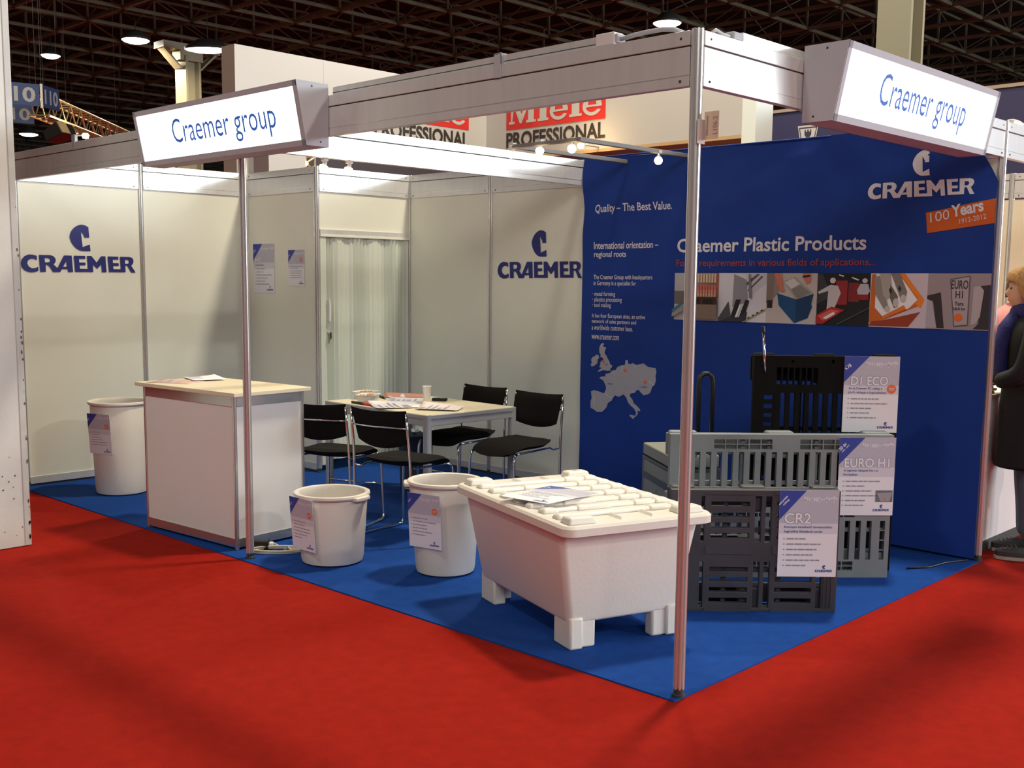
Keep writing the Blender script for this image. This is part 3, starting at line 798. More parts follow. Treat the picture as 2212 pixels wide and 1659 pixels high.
def loose(label, cx, cy, z, w, h, rz, marks=3, col=PAPER, mk=INKG, lift=0.0, cat='paper', name='loose_sheet', group=None, mk2=None):
    t = thing(name, label, cat, (cx, cy, z), group)
    T = Matrix.Translation((cx, cy, z)) @ Matrix.Rotation(rz, 4, 'Z')
    g = MB(T); vs, fs = [], []
    n = 8
    for j in range(n + 1):
        for i in range(n + 1):
            x, y = w * (i / n - .5), h * (j / n - .5)
            vs.append((x, y, 0.0012 + lift * ((i / n - .3) ** 2 * (0.4 + j / n))))
    for j in range(n):
        for i in range(n):
            a = j * (n + 1) + i; fs.append((a, a + 1, a + n + 2, a + n + 1))
    g.add(vs, fs); g.build('sheet_paper', col, t, smooth='all', solid=0.0012)
    if marks:
        g = MB(T)
        rr = random.Random(int(abs(cx * 1000)))
        for k in range(marks):
            y = h * (0.34 - 0.66 * k / max(1, marks))
            hh = h * (0.05 + 0.07 * rr.random())
            x0_, x1_ = -w * .4, w * (-.1 + .5 * rr.random())
            nn = 6
            for q in range(nn):
                xa, xb = x0_ + (x1_ - x0_) * q / nn, x0_ + (x1_ - x0_) * (q + 1) / nn
                za = 0.0022 + lift * ((xa / w + .2) ** 2 * (0.9 + y / h)); zb = 0.0022 + lift * ((xb / w + .2) ** 2 * (0.9 + y / h))
                g.add([(xa, y, za), (xb, y, zb), (xb, y + hh, zb), (xa, y + hh, za)], [(0, 1, 2, 3)])
        g.build('sheet_print', mk, t)
    return t
loose('pink and grey leaflet lying on the counter top, nearest the front edge', 0.13, 3.97, 0.942, 0.21, 0.29, 0.5, 4, mat('leaflet_pink', (0.62, 0.42, 0.36), 0.5), INKG, 0.008, 'leaflet', 'leaflet', 'papers on the counter')
loose('white leaflet lying on the counter top, behind the pink leaflet', 0.36, 4.02, 0.949, 0.21, 0.29, -0.3, 3, PAPER, INKG, 0.015, 'leaflet', 'leaflet', 'papers on the counter')

# ------------------------------------------------------------------ round plastic bins
def round_bin(label, cx, cy, rb, rt_, h, lug=None, group='round white plastic bins'):
    t = thing('round_bin', label, 'bin', (cx, cy, Z0), group)
    z = Z0
    prof = [(0.0, z), (rb - .03, z), (rb - .006, z + .010), (rb, z + .035), (rb + (rt_ - rb) * .92 - 0.012, z + h - .05), (rt_ - 0.022, z + h - .022)]
    inn = [(rt_ - 0.030, z + h - .022), (rb + (rt_ - rb) * .92 - 0.018, z + h - .05), (rb - 0.006, z + .04), (rb - .03, z + .014), (0, z + .012)]
    rim = [(rt_ - .006, z + h - .026), (rt_ + .002, z + h - .016), (rt_, z + h - .004), (rt_ - .010, z + h), (rt_ - .026, z + h - .004)]
    MB().lathe(prof + rim + inn, 64, (cx, cy)).build('bin_shell', PE, t, smooth=True)
    if lug is not None:
        for a in lug:
            T = Matrix.Translation((cx, cy, 0)) @ Matrix.Rotation(a, 4, 'Z')
            g = MB(T)
            out = [((rt_ + .022) * math.cos(q), (rt_ + .022) * math.sin(q)) for q in [(-.26 + .052 * k) for k in range(11)]]
            inn_ = [((rt_ - .012) * math.cos(q), (rt_ - .012) * math.sin(q)) for q in [(.30 - .06 * k) for k in range(11)]]
            g.prism(out + inn_, z + h - .034, z + h - .012)
            g.build('grip_lug', PE, t, bevel=0.005, smooth=True)
    return t
round_bin('short round white plastic bin between the front post and the tub', 0.306, 2.592, 0.177, 0.214, 0.405, (-1.35, 1.79))
round_bin('tall round white plastic bin standing right behind the big tub', 0.614, 1.981, 0.164, 0.208, 0.515, (2.45, -0.7))
round_bin('largest round white plastic bin behind the counter at the left wall', 0.42, 5.31, 0.188, 0.226, 0.69)
def bin_sheet(label, cx, cy, n, r, zt, w=0.21, h=0.297, shift=0.0, tilt=0.07):
    n = Vector((*n, 0)).normalized()
    ux = Vector((-n.y, n.x, 0))
    uy = Vector((n.x * tilt, n.y * tilt, 1)).normalized()
    nn = ux.cross(uy)
    o = Vector((cx, cy, zt)) + n * r + ux * (shift - w / 2) - uy * h
    return sheet(label, frame(o, ux, uy, nn), w, h, None, [('ÚJ !', 0.03, 0.15, 0.03, 0.09)], (), 6, (.83, .70), group='info sheets on the round bins')
bin_sheet('info sheet with orange badge on the short round bin', 0.306, 2.592, (-1.0, 0.0), 0.216, 0.395)
bin_sheet('info sheet with orange badge on the tall round bin', 0.614, 1.981, (-0.976, -0.208), 0.206, 0.468)
bin_sheet('info sheet with orange badge on the large bin behind the counter', 0.42, 5.31, (-0.937, -0.348), 0.222, 0.615)

# ------------------------------------------------------------------ big insulated tub with lid
TO = Vector((-0.043, 0.547, 0))
TS, TL = Vector((0.944, -0.331, 0)).normalized(), Vector((0.331, 0.944, 0)).normalized()
TT = Matrix(((TS.x, TL.x, 0, TO.x), (TS.y, TL.y, 0, TO.y), (0, 0, 1, 0), (0, 0, 0, 1)))
TW, TLn, TH = 0.767, 1.136, 0.583
tub = thing('lidded_tub', 'big white plastic tub on feet with ribbed lid, beside the front corner post', 'tub', TT @ Vector((TW / 2, TLn / 2, Z0)))
b = MB(TT)
def rring(i, z, r=0.05, j=None):
    out = []
    j = i if j is None else j
    for cx, cy, a0 in ((TW - i - r, TLn - j - r, 0), (i + r, TLn - j - r, 90), (i + r, j + r, 180), (TW - i - r, j + r, 270)):
        for k in range(7):
            a = math.radians(a0 + 15 * k); out.append((cx + r * math.cos(a), cy + r * math.sin(a), z))
    return out
rings = [rring(.115, .118, .02, .150), rring(.098, .126, .03, .135), rring(.090, .150, .032, .128), rring(.022, .545, .03, .085)]
vs = [p for q in rings for p in q]; n = len(rings[0])
fs = [(i * n + k, i * n + (k + 1) % n, (i + 1) * n + (k + 1) % n, (i + 1) * n + k) for i in range(len(rings) - 1) for k in range(n)]
fs += [tuple(range(n - 1, -1, -1)), tuple(range(3 * n, 4 * n))]
b.add(vs, fs)
b.build('tub_body', PE, tub, smooth=True, bevel=0.006)
for fx in (0, 1):
    for fy in (0, 1):
        g = MB(TT)
        X = lambda v: v if not fx else TW - v
        Y = lambda v: v if not fy else TLn - v
        g.box((X(.098), Y(.122), Z0), (X(.165), Y(.27), .150))
        g.box((X(.155), Y(.136), Z0), (X(.235), Y(.195), .150))
        g.build('foot', PE, tub, bevel=0.010, smooth=True)
lid = MB(TT)
lr = [rring(.012, .535, .05), rring(.0, .540, .055), rring(.0, .572, .055), rring(.010, .583, .05)]
vs = [p for q in lr for p in q]
lid.add(vs, [(i * n + k, i * n + (k + 1) % n, (i + 1) * n + (k + 1) % n, (i + 1) * n + k) for i in range(3) for k in range(n)] + [tuple(range(n - 1, -1, -1)), tuple(range(3 * n, 4 * n))])
lo = lid.build('lid', PE, tub, smooth=True)
def ridge(x0_, y0_, x1_, y1_, hh, z=0.582, ins=0.012):
    a, c = min(x0_, x1_), max(x0_, x1_); d, e = min(y0_, y1_), max(y0_, y1_)
    g = MB(TT)
    g.hexa([(a, d, z), (c, d, z), (c, e, z), (a, e, z)], [(a + ins, d + ins, z + hh), (c - ins, d + ins, z + hh), (c - ins, e - ins, z + hh), (a + ins, e - ins, z + hh)])
    return g
for x0_, x1_ in ((.035, .175), (TW - .175, TW - .035)):
    for y0_, y1_ in ((.035, .125), (TLn - .125, TLn - .035)):
        ridge(x0_, y0_, x1_, y1_, .030).build('stacking_block', PE, lo, bevel=0.008, smooth=True)
m = 7
for k in range(m):
    y = .185 + (TLn - .37) * k / (m - 1)
    g = ridge(.045, y - .026, TW - .045, y + .026, .017)
    for x0_, x1_ in ((.045, .13), (.22, .40), (.52, .62), (TW - .13, TW - .045)):
        if k in (0, m - 1) and x0_ == .22: continue
        g2 = ridge(x0_, y - .033, x1_, y + .033, .022); g.v += g2.v; g.f += [tuple(i + len(g.v) - len(g2.v) for i in f) for f in g2.f]
    g.build('lid_rib', PE, lo, bevel=0.009, smooth=True)
for x in (.31, .47):
    for y0_, y1_ in ((.05, .165), (TLn - .165, TLn - .05)):
        ridge(x - .014, y0_, x + .014, y1_, .013).build('lid_rib', PE, lo, bevel=0.006, smooth=True)
MB(TT).poly([[(TW - .125, TLn - .085), (TW - .09, TLn - .078), (TW - .105, TLn - .065)]], .6128).build('moulded_mark', INKG, lo)
sheet('info sheet lying flat on the ribbed tub lid', frame((0.165, 1.135, 0.609), (0, -1, 0.02), (1, 0, 0.0)), 0.297, 0.36, None, [('ÚJ', 0.02, 0.13, 0.02, 0.085)], (), 6, group='loose info sheets')

# ------------------------------------------------------------------ plastic pallets standing on edge
def pallet(label, T, w, h, t, holes, m, blocks, extra=None, name='plastic_pallet'):
    """T: local x along the length, y up, z out of the slotted face"""
    p = thing(name, label, 'pallet', T @ Vector((w / 2, 0, -t / 2)), 'plastic pallets on edge')
    MB(T).plate(holes, w, h, 0.03).build('slotted_deck', m, p, bevel=0.002)
    g = MB(T)                                                 # rim behind the deck
    g.box((0, 0, -0.055), (w, 0.02, -0.03)); g.box((0, h - 0.02, -0.055), (w, h, -0.03)); g.box((0, 0.02, -0.055), (0.02, h - .02, -0.03)); g.box((w - .02, 0.02, -0.055), (w, h - .02, -0.03))
    for fr_ in (0.33, 0.66):
        g.box((0.02, h * fr_ - .01, -0.055), (w - .02, h * fr_ + .01, -0.03)); g.box((w * fr_ - .01, .02, -0.055), (w * fr_ + .01, h - .02, -0.03))
    g.build('rim_and_ribs', m, p)
    bw, bh = blocks
    for i in range(3):
        for j in range(3):
            x = (0.004, w / 2 - bw / 2, w - bw - .004)[i]; y = (0.004, h / 2 - bh / 2, h - bh - .004)[j]
            MB(T).box((x, y, -t + .02), (x + bw, y + bh, -0.03)).build('foot_block', m, p, bevel=0.012)
    for i in range(3):                                   # block heads show above the upper edge
        x = (0.004, w / 2 - bw / 2, w - bw - .004)[i]
        MB(T).box((x, h - .03, -t + .03), (x + bw, h + .010, -0.045)).build('block_head', m, p, bevel=0.012)
    for j in range(3):
        y = (0.004, h / 2 - bh / 2, h - bh - .004)[j]
        MB(T).box((0, y + .006, -t), (w, y + bh - .006, -t + .022)).build('runner', m, p, bevel=0.004)
    if extra: extra(p)
    return p
# grey hygiene pallet 1.21 x 0.79
hol = []
for k in range(18):
    x = .075 + .0592 * k
    for lo_, hi_ in ((.10, .315), (.50, .69)):
        hol.append((x, lo_, x + .028, hi_))
for lo_, hi_ in ((.10, .315), (.50, .69)):
    q = (hi_ - lo_ - .009) / 4
    for r_ in range(4):
        hol.append((1.155, lo_ + r_ * (q + .003), 1.183, lo_ + r_ * (q + .003) + q))
for x0_, x1_, nn_ in ((.235, .555, 5), (.70, 1.02, 5)):
    q = (x1_ - x0_) / nn_
    for i in range(nn_):
        for lo_, hi_ in ((.705, .730), (.734, .759), (.335, .358), (.040, .062), (.066, .090)):
            hol.append((x0_ + i * q, lo_, x0_ + (i + 1) * q - .006, hi_))
PH = frame((1.382, 1.043, Z0), (2.245 - 1.382, 0.2 - 1.043, 0), (0, 0, 1))
pallet('grey slotted plastic pallet on its long edge, middle one of three', PH, 1.208, 0.785, 0.148, hol, GREY1, (.15, .13))
# anthracite small pallet 0.81 x 0.6
hol = []
for x0_, x1_ in ((.145, .162), (.405, .436), (.456, .485), (.712, .738)):
    hol += [(x0_, .018, x1_, .247), (x0_, .345, x1_, .570)]
for x0_, x1_ in ((.193, .379), (.512, .690)):
    hol += [(x0_, a, x1_, c) for a, c in ((.042, .066), (.096, .119), (.148, .170), (.198, .220), (.363, .388), (.415, .440), (.467, .489), (.521, .543))]
hol += [(.052, .03, .075, .24), (.052, .35, .075, .56)]
PC = frame((0.888, 0.680, Z0), (1.454 - 0.888, 0.09 - 0.680, 0), (0, 0, 1))
def cr_extra(p):
    for x0_, x1_ in ((.17, .395), (.495, .705)):
        for za, zb in ((.285, .33), (0.0, .016), (.578, .59)):
            MB(PC).box((x0_, za, 0), (x1_, zb, .004)).build('raised_rib', GREY2, p)
    for x in (.748, .766, .784):
        MB(PC).box((x, .02, 0), (x + .004, .57, .005)).build('raised_rib', GREY2, p)
pallet('small anthracite plastic pallet on edge, frontmost of three', PC, 0.814, 0.600, 0.150, hol, GREY2, (.12, .11), cr_extra)
# tall black pallet
hol = [(.125 + k * .033, 1.035, .150 + k * .033, 1.13) for k in range(7)]
hol += [(x, y, x + .05, y + .025) for x in (.06,) for y in [.10 + .05 * k for k in range(18)]]
for k in range(11):
    hol += [(.15 + k * .052, .12, .176 + k * .052, .50), (.15 + k * .052, .56, .176 + k * .052, .99)]
hol += [(.20, 1.155, .215, 1.172), (.42, 1.155, .435, 1.175), (.50, 1.15, .525, 1.175)]
PD = frame((1.893, 0.858, Z0), (2.403 - 1.893, 0.259 - 0.858, 0), (0, 0, 1))
def d1_extra(p):
    g = MB(PD)
    for y in (.30, .75, 1.01):
        g.box((.13, y, -.028), (.74, y + .008, -.022))
    g.build('deck_cross_ribs', BLKPAL, p)
pallet('tall black plastic pallet on end, rearmost of three, against the banner', PD, 0.787, 1.195, 0.14, hol, BLKPAL, (.12, .15), d1_extra)
t = thing('telescopic_rod', 'thin silver rod with black tip sticking up from the black pallet', 'rod', PD @ Vector((.055, 1.04, -.01)))
MB().tube([PD @ Vector((.060, 1.10, .010)), PD @ Vector((.052, 1.19, .010)), PD @ Vector((.040, 1.335, .010))], 0.007, 10).build('rod_shaft', CHROME, t, smooth='all')
MB().tube([PD @ Vector((.0405, 1.325, .010)), PD @ Vector((.038, 1.355, .010))], 0.011, 10).build('rod_tip', BLKP, t)

def pal_sheet(label, T, u, vtop, w=0.297, h=0.42, lean=0.0, **k):
    F = T @ Matrix.Translation((u, vtop - h, 0.006 + lean))
    return sheet(label, F, w, h, group='info sheets on the pallets', **k)
pal_sheet('info sheet titled D1 ECO with orange badge, on the tall black pallet', PD, .488, 1.198, title=('D1 ECO', .13, .80), corner=[('ÚJ', .03, .15, .02, .10)], sub=(('Az új Craemer D1 raklap a', .70), ('jövő raklapja a logisztikában', .78)), bullets=5, dot=(.87, .575))
pal_sheet('info sheet titled EURO H1 with small photo, on the grey pallet', PH, .912, .772, w=.305, h=.425, title=('EURO H1', .10, .90), corner=[('20 év', .03, .19, .06, .12), ('1992 - 2012', .03, .21, .015, .04)], sub=(('A higiéniai raklapok No.1-e', .70), ('Európában', .34)), bullets=6, pict=True)
pal_sheet('info sheet titled CR2 on the front anthracite pallet', PC, .520, .603, w=.285, h=.425, title=('CR2', .09, .54), corner=[('négyutas', .02, .22, .06, .11), ('raklap', .06, .20, .005, .05)], sub=(('Könnyen kezelhető kereskedelmi', .90), ('logisztikai feladatok során', .74)), bullets=6)

# aluminium trolley case behind the grey pallet
KS, KL = Vector((0.765, -0.644, 0)), Vector((0.603, 0.798, 0)).normalized()
KS = Vector((KL.y, -KL.x, 0))
KT = Matrix(((KS.x, KL.x, 0, 1.869), (KS.y, KL.y, 0, 1.385), (0, 0, 1, 0), (0, 0, 0, 1)))
ks = thing('trolley_case', 'grey aluminium trolley case with black pull handle, behind the grey pallet', 'case', KT @ Vector((.15, .28, Z0)))
CASEM = mat('grey_case_panel', (0.30, 0.31, 0.27), 0.5)
MB(KT).box((0, 0, .04), (.30, .56, .500)).build('case_body', CASEM, ks, bevel=0.006)
MB(KT).box((-.002, -.002, .506), (.302, .562, .580)).build('case_lid', CASEM, ks, bevel=0.008)
g = MB(KT)
for z0_, z1_ in ((.04, .06), (.36, .405), (.478, .500)):
    g.box((-.004, -.004, z0_), (.304, .564, z1_))
for x in (-.005, .281):
    for y in (-.005, .541):
        g.box((x, y, .04), (x + .024, y + .024, .50))
g.build('case_edging', mat('case_edging', (0.20, 0.22, 0.21), 0.35, 0.5), ks, bevel=0.002)
g = MB(KT); g.tube([(.02, -.004, .535), (.02, -.018, .535)], .016, 12); g.box((.012, -.012, .46), (.03, -.004, .515))
g.build('case_latch', CHROME, ks)
g = MB(KT)
for z in (.40, .46): g.box((.006, -.010, z - .02), (.022, -.004, z + .012))
g.build('case_hinges', BLKP, ks)
F = Matrix(((-KL.x, 0, -KS.x, 0), (-KL.y, 0, -KS.y, 0), (0, 1, 0, 0), (0, 0, 0, 1)))
F = Matrix.Translation(KT @ Vector((-.0015, .34, .27))) @ F
g = MB(F); put_logo(g, 0, .14, 0, z=0.002); g.build('case_logo', INKG, ks)
for y in (.08, .48):
    MB(KT).box((.25, y - .02, Z0), (.31, y + .02, .07)).build('case_wheel', BLKP, ks, bevel=0.01)
    MB(KT).box((.02, y - .02, Z0), (.06, y + .02, .05)).build('case_foot', BLKP, ks, bevel=0.004)
g = MB(KT)
ha, hb = Vector((.170, .02, .50)), Vector((.256, .02, .50))
g.tube([ha, ha + Vector((0, 0, .50)), ha + Vector((.006, 0, .545)), ha + Vector((.03, 0, .565)), hb + Vector((-.03, 0, .565)), hb + Vector((-.006, 0, .545)), hb + Vector((0, 0, .50)), hb], .0145, 10)
g.build('pull_handle', BLKP, ks, smooth='all')

# ------------------------------------------------------------------ meeting table
A_, B_ = Vector((1.327, 2.924, 0)), Vector((1.380, 4.095, 0))
ty = (B_ - A_).normalized(); tx = Vector((ty.y, -ty.x, 0))
TB = Matrix(((tx.x, ty.x, 0, A_.x), (tx.y, ty.y, 0, A_.y), (0, 0, 1, 0), (0, 0, 0, 1)))
tw, tl = 0.818, 1.172
tab = thing('meeting_table', 'grey steel meeting table with cream top in the middle of the stand', 'table', TB @ Vector((tw / 2, tl / 2, Z0)))
GST = mat('grey_steel_paint', (0.36, 0.37, 0.40), 0.4, 0.2)
def rr_(x0_, y0_, x1_, y1_, r, n=5):
    out = []
    for cx, cy, a0 in ((x1_ - r, y1_ - r, 0), (x0_ + r, y1_ - r, 90), (x0_ + r, y0_ + r, 180), (x1_ - r, y0_ + r, 270)):
        out += [(cx + r * math.cos(math.radians(a0 + 90 * k / n)), cy + r * math.sin(math.radians(a0 + 90 * k / n))) for k in range(n + 1)]
    return out
MB(TB).prism(rr_(.012, .012, tw - .012, tl - .012, .02), .708, .722).build('table_top', mat('cream_table_laminate', (0.66, 0.60, 0.44), 0.4), tab)
ap = MB(TB)
for z0_, z1_, i in ((.648, .694, 0.004), (.694, .7205, 0.0)):
    ap.box((i, .03, z0_), (.014, tl - .03, z1_)); ap.box((tw - .014, .03, z0_), (tw - i, tl - .03, z1_))
    ap.box((.03, i, z0_), (tw - .03, .014, z1_)); ap.box((.03, tl - .014, z0_), (tw - .03, tl - i, z1_))
ap.build('apron', GST, tab, bevel=0.003)
for x in (0, 1):
    for y in (0, 1):
        cx, cy = (.0 if not x else tw - .05), (.0 if not y else tl - .05)
        MB(TB).prism(rr_(cx, cy, cx + .05, cy + .05, .018), Z0, .7205).build('leg', GST, tab, smooth=True)

# ------------------------------------------------------------------ chairs
def make_chair(label):
    t = thing('stacking_chair', label, 'chair', (0, 0, 0), 'black chairs around the meeting table')
    g = MB()                                             # seat: waisted cushion, faces +x
    prof = [(-.20, .17), (-.14, .205), (0.0, .215), (.12, .205), (.20, .19), (.245, .15)]
    out = [(x, w) for x, w in prof] + [(x, -w) for x, w in reversed(prof)]
    nx, ny = 14, 12
    top, bot = [], []
    for i in range(nx + 1):
        x = -.215 + .46 * i / nx
        w = .10
        for (xa, wa), (xb, wb) in zip(prof, prof[1:]):
            if xa <= x <= xb: w = wa + (wb - wa) * (x - xa) / (xb - xa)
        if x < -.20: w = .155
        for j in range(ny + 1):
            s = -1 + 2 * j / ny
            e = (1 - abs(s) ** 4) ** .5 * (1 - abs((i / nx) * 2 - 1) ** 6) ** .5
            drop = -.055 * max(0, (x - .08) / .165) ** 2 + .018 * max(0, (-.10 - x) / .11) + 0.010 * s * s
            zc = .492 + drop
            top.append((x, w * s, zc + .026 * e)); bot.append((x, w * s, zc - .028 * e))
    m = ny + 1
    fs = []
    for i in range(nx):
        for j in range(ny):
            a = i * m + j; fs.append((a, a + m, a + m + 1, a + 1))
            b = a + len(top); fs.append((b, b + 1, b + m + 1, b + m))
    g.add(top + bot, fs)
    g.build('seat', BLK, t, smooth='all')
    g = MB()                                             # back: curved shell, lower edge bowed
    nx, nz = 14, 12
    f_, r_ = [], []
    for j in range(nz + 1):
        v = j / nz
        for i in range(nx + 1):
            s = -1 + 2 * i / nx
            w = .205 + .012 * v
            zl = .590 + .040 * s * s
            z = zl + (.820 + .012 * s * s - zl) * v
            e = (1 - abs(s) ** 6) ** .5 * (1 - abs(2 * v - 1) ** 6) ** .5
            x = -.235 - .055 * v - .030 * (1 - s * s) + .02
            f_.append((x + .012 * e, w * s, z)); r_.append((x - .010 * e, w * s, z))
    m = nx + 1
    fs = []
    for j in range(nz):
        for i in range(nx):
            a = j * m + i; fs.append((a, a + 1, a + m + 1, a + m)); b = a + len(f_); fs.append((b, b + m, b + m + 1, b + 1))
    g.add(f_ + r_, fs)
    g.build('backrest', BLK, t, smooth='all')
    for s in (-1, 1):
        g = MB()
        y = .215 * s
        pth = [(-.268, y, .815), (-.258, y * 1.01, .70), (-.245, y * 1.02, .60), (-.238, y * 1.03, .50), (-.228, y * 1.06, .12), (-.222, y * 1.07, .03), (-.205, y * 1.07, Z0 + .010), (-.16, y * 1.07, Z0 + .009), (.17, y * 1.02, Z0 + .009), (.215, y * 1.0, Z0 + .014), (.222, y * .99, .05), (.212, y * .93, .41), (.205, y * .90, .445), (.17, y * .86, .460)]
        g.tube(pth, .0085, 8).build('sled_leg', CHROME, t, smooth='all')
        g = MB(); g.tube([(.18, y * .86, .460), (.0, y * .88, .464), (-.17, y * .86, .470), (-.20, y * .90, .455), (-.236, y * 1.03, .468)], .007, 8)
        g.build('seat_rail', CHROME, t, smooth='all')
    g = MB(); g.tube([(.216, -.205, .25), (.216, .205, .25)], .006, 8).build('crossbar', CHROME, t, smooth='all')
    g = MB(); pts = []
    for k in range(13):
        s = -1 + k / 6
        pts.append((-.235 - .055 * .62 - .030 * (1 - s * s) + .02 - .014, .212 * s, .725))
    g.tube(pts, .006, 8).build('back_strap', CHROME, t, smooth='all')
    return t
def dup(root, loc, rz, label):
    r = root.copy(); COL.objects.link(r); r.location = loc; r.rotation_euler = (0, 0, rz); r['label'] = label
    for ch in list(root.children):
        c = ch.copy(); COL.objects.link(c); c.parent = r
        for gch in ch.children:
            e = gch.copy(); COL.objects.link(e); e.parent = c
    return r
ch = make_chair('black chair seen from behind at the near table side, fully visible')
spots = [((1.02, 2.77, 0), 0.17, None), ((0.925, 3.34, 0), 0.38, 'black chair seen from behind, half hidden by the counter'),
         ((2.01, 3.33, 0), PI + 0.02, 'black chair on the far side, facing us with its seat under the table'),
         ((1.955, 2.745, 0), PI + 0.03, 'black chair facing us just right of the table end')]
for loc, rz, lb in spots[1:]:
    dup(ch, loc, rz, lb)
ch.location, ch.rotation_euler = spots[0][0], (0, 0, spots[0][1])

# ------------------------------------------------------------------ things on the table
ZT = 0.722
def tub_box(label, cx, cy, w, h, rz):
    t = thing('food_container', label, 'container', (cx, cy, ZT), 'food containers on the table')
    T = Matrix.Translation((cx, cy, ZT)) @ Matrix.Rotation(rz, 4, 'Z')
    o0 = rr_(-w / 2 + .012, -.055, w / 2 - .012, .055, .02); o1 = rr_(-w / 2, -.067, w / 2, .067, .025); o2 = rr_(-w / 2 - .006, -.073, w / 2 + .006, .073, .028)
    i1 = rr_(-w / 2 + .003, -.064, w / 2 - .003, .064, .024); i0 = rr_(-w / 2 + .014, -.053, w / 2 - .014, .053, .02)
    n = len(o0)
    vs = [(p[0], p[1], 0) for p in o0] + [(p[0], p[1], h - .006) for p in o1] + [(p[0], p[1], h - .004) for p in o2] + [(p[0], p[1], h) for p in o2] + [(p[0], p[1], h - .002) for p in i1] + [(p[0], p[1], .004) for p in i0]
    fs = [(i * n + k, i * n + (k + 1) % n, (i + 1) * n + (k + 1) % n, (i + 1) * n + k) for i in range(5) for k in range(n)] + [tuple(range(n - 1, -1, -1)), tuple(range(5 * n, 6 * n))]
    MB(T).add(vs, fs).build('container_shell', PANEL2, t, smooth=True)
    g = MB(T); rr = random.Random(int(cx * 999))
    for k in range(9):
        x, y = -w * .32 + w * .64 * rr.random(), -.035 + .07 * rr.random(); s = .018
        g.add([(x - s, y, h - .012), (x, y - s, h - .010), (x + s, y, h - .012), (x, y + s, h - .010), (x, y, h + .006), (x, y, h - .02)], [(0, 1, 4), (1, 2, 4), (2, 3, 4), (3, 0, 4), (1, 0, 5), (2, 1, 5), (3, 2, 5), (0, 3, 5)])
    g.build('snack_food', mat('brown_snack', (0.38, 0.22, 0.10), 0.7), t, smooth='all')
tub_box('white plastic food container at the far left of the table', 1.70, 4.015, .165, .055, 0.35)
tub_box('white plastic food container in front of the other one, nearer the table edge', 1.570, 3.825, .165, .055, 0.55)
t = thing('paper_cup', 'tall white paper cup near the middle of the table', 'cup', (1.775, 3.42, ZT))
g = MB(); g.lathe([(0.0, ZT), (.022, ZT), (.023, ZT + .004), (.030, ZT + .126), (.0325, ZT + .129), (.0305, ZT + .132), (.029, ZT + .126), (.021, ZT + .008), (0, ZT + .008)], 32, (1.775, 3.42))
g.build('cup_wall', mat('white_cup', (0.80, 0.80, 0.78), 0.45), t, smooth='all')
t = thing('mobile_phone', 'small black mobile phone beside the paper cup', 'phone', (2.03, 3.54, ZT))
T = Matrix.Translation((2.0, 3.53, ZT)) @ Matrix.Rotation(2.05, 4, 'Z')
g = MB(T); g.box((-.055, -.025, 0), (.055, .025, .022)); g.build('phone_body', BLKP, t, bevel=0.008, seg=3)
g = MB(T); g.box((-.043, -.018, .0222), (-.008, .018, .0235)); g.box((.006, -.018, .0222), (.035, .018, .0235)); g.box((-.045, -.0262, .008), (-.012, -.025, .015)); g.box((.010, -.0262, .008), (.034, -.025, .015))
g.build('phone_trim', CHROME, t)
t = thing('black_pen', 'black pen lying right of the food containers', 'pen', (1.81, 4.0, ZT))
MB().tube([(1.825, 4.0, ZT + .009), (1.770, 3.87, ZT + .009)], .009, 8).build('pen_barrel', BLKP, t, smooth='all')
MB().tube([(1.770, 3.87, ZT + .009), (1.761, 3.85, ZT + .009)], [.008, .003], 8).build('pen_tip', CHROME, t)
t = thing('marker_pen', 'black and red pen along the near edge of the table', 'pen', (1.425, 3.74, ZT))
MB().tube([(1.420, 3.82, ZT + .010), (1.412, 3.68, ZT + .010)], .009, 8).build('pen_barrel', BLKP, t, smooth='all')
MB().tube([(1.412, 3.68, ZT + .010), (1.408, 3.60, ZT + .010)], .0095, 8).build('pen_cap', MRED, t, smooth='all')
loose('dark grey brochure beside the near food container', 1.56, 3.63, ZT, 0.21, 0.297, 1.35, 3, mat('brochure_dark', (0.16, 0.17, 0.19), 0.5), PAPERL, 0.02, 'brochure', 'brochure', 'papers on the table')
t = loose('magazine with pale red cover at the back of the table', 2.02, 3.94, ZT, 0.21, 0.30, 0.95, 2, mat('magazine_red', (0.50, 0.22, 0.17), 0.45), PAPERL, 0.03, 'magazine', 'magazine', 'papers on the table')
loose('open grey-printed newsletter left of the paper cup', 1.54, 3.46, ZT + .003, 0.29, 0.36, 1.15, 6, PAPER, INKG, 0.04, 'newsletter', 'newsletter', 'papers on the table')
loose('white printed page at the front corner of the table', 1.64, 3.14, ZT + .006, 0.21, 0.297, 0.55, 5, mat('page_pink', (0.70, 0.62, 0.60), 0.5), INKG, 0.05, 'page', 'printed_page', 'papers on the table')
loose('pale sheet between the magazine and the newsletter', 1.86, 3.71, ZT, 0.21, 0.297, 0.75, 5, mat('page_pale', (0.62, 0.62, 0.66), 0.5), mat('print_violet', (0.30, 0.30, 0.48), 0.6), 0.015, 'page', 'printed_page', 'papers on the table')

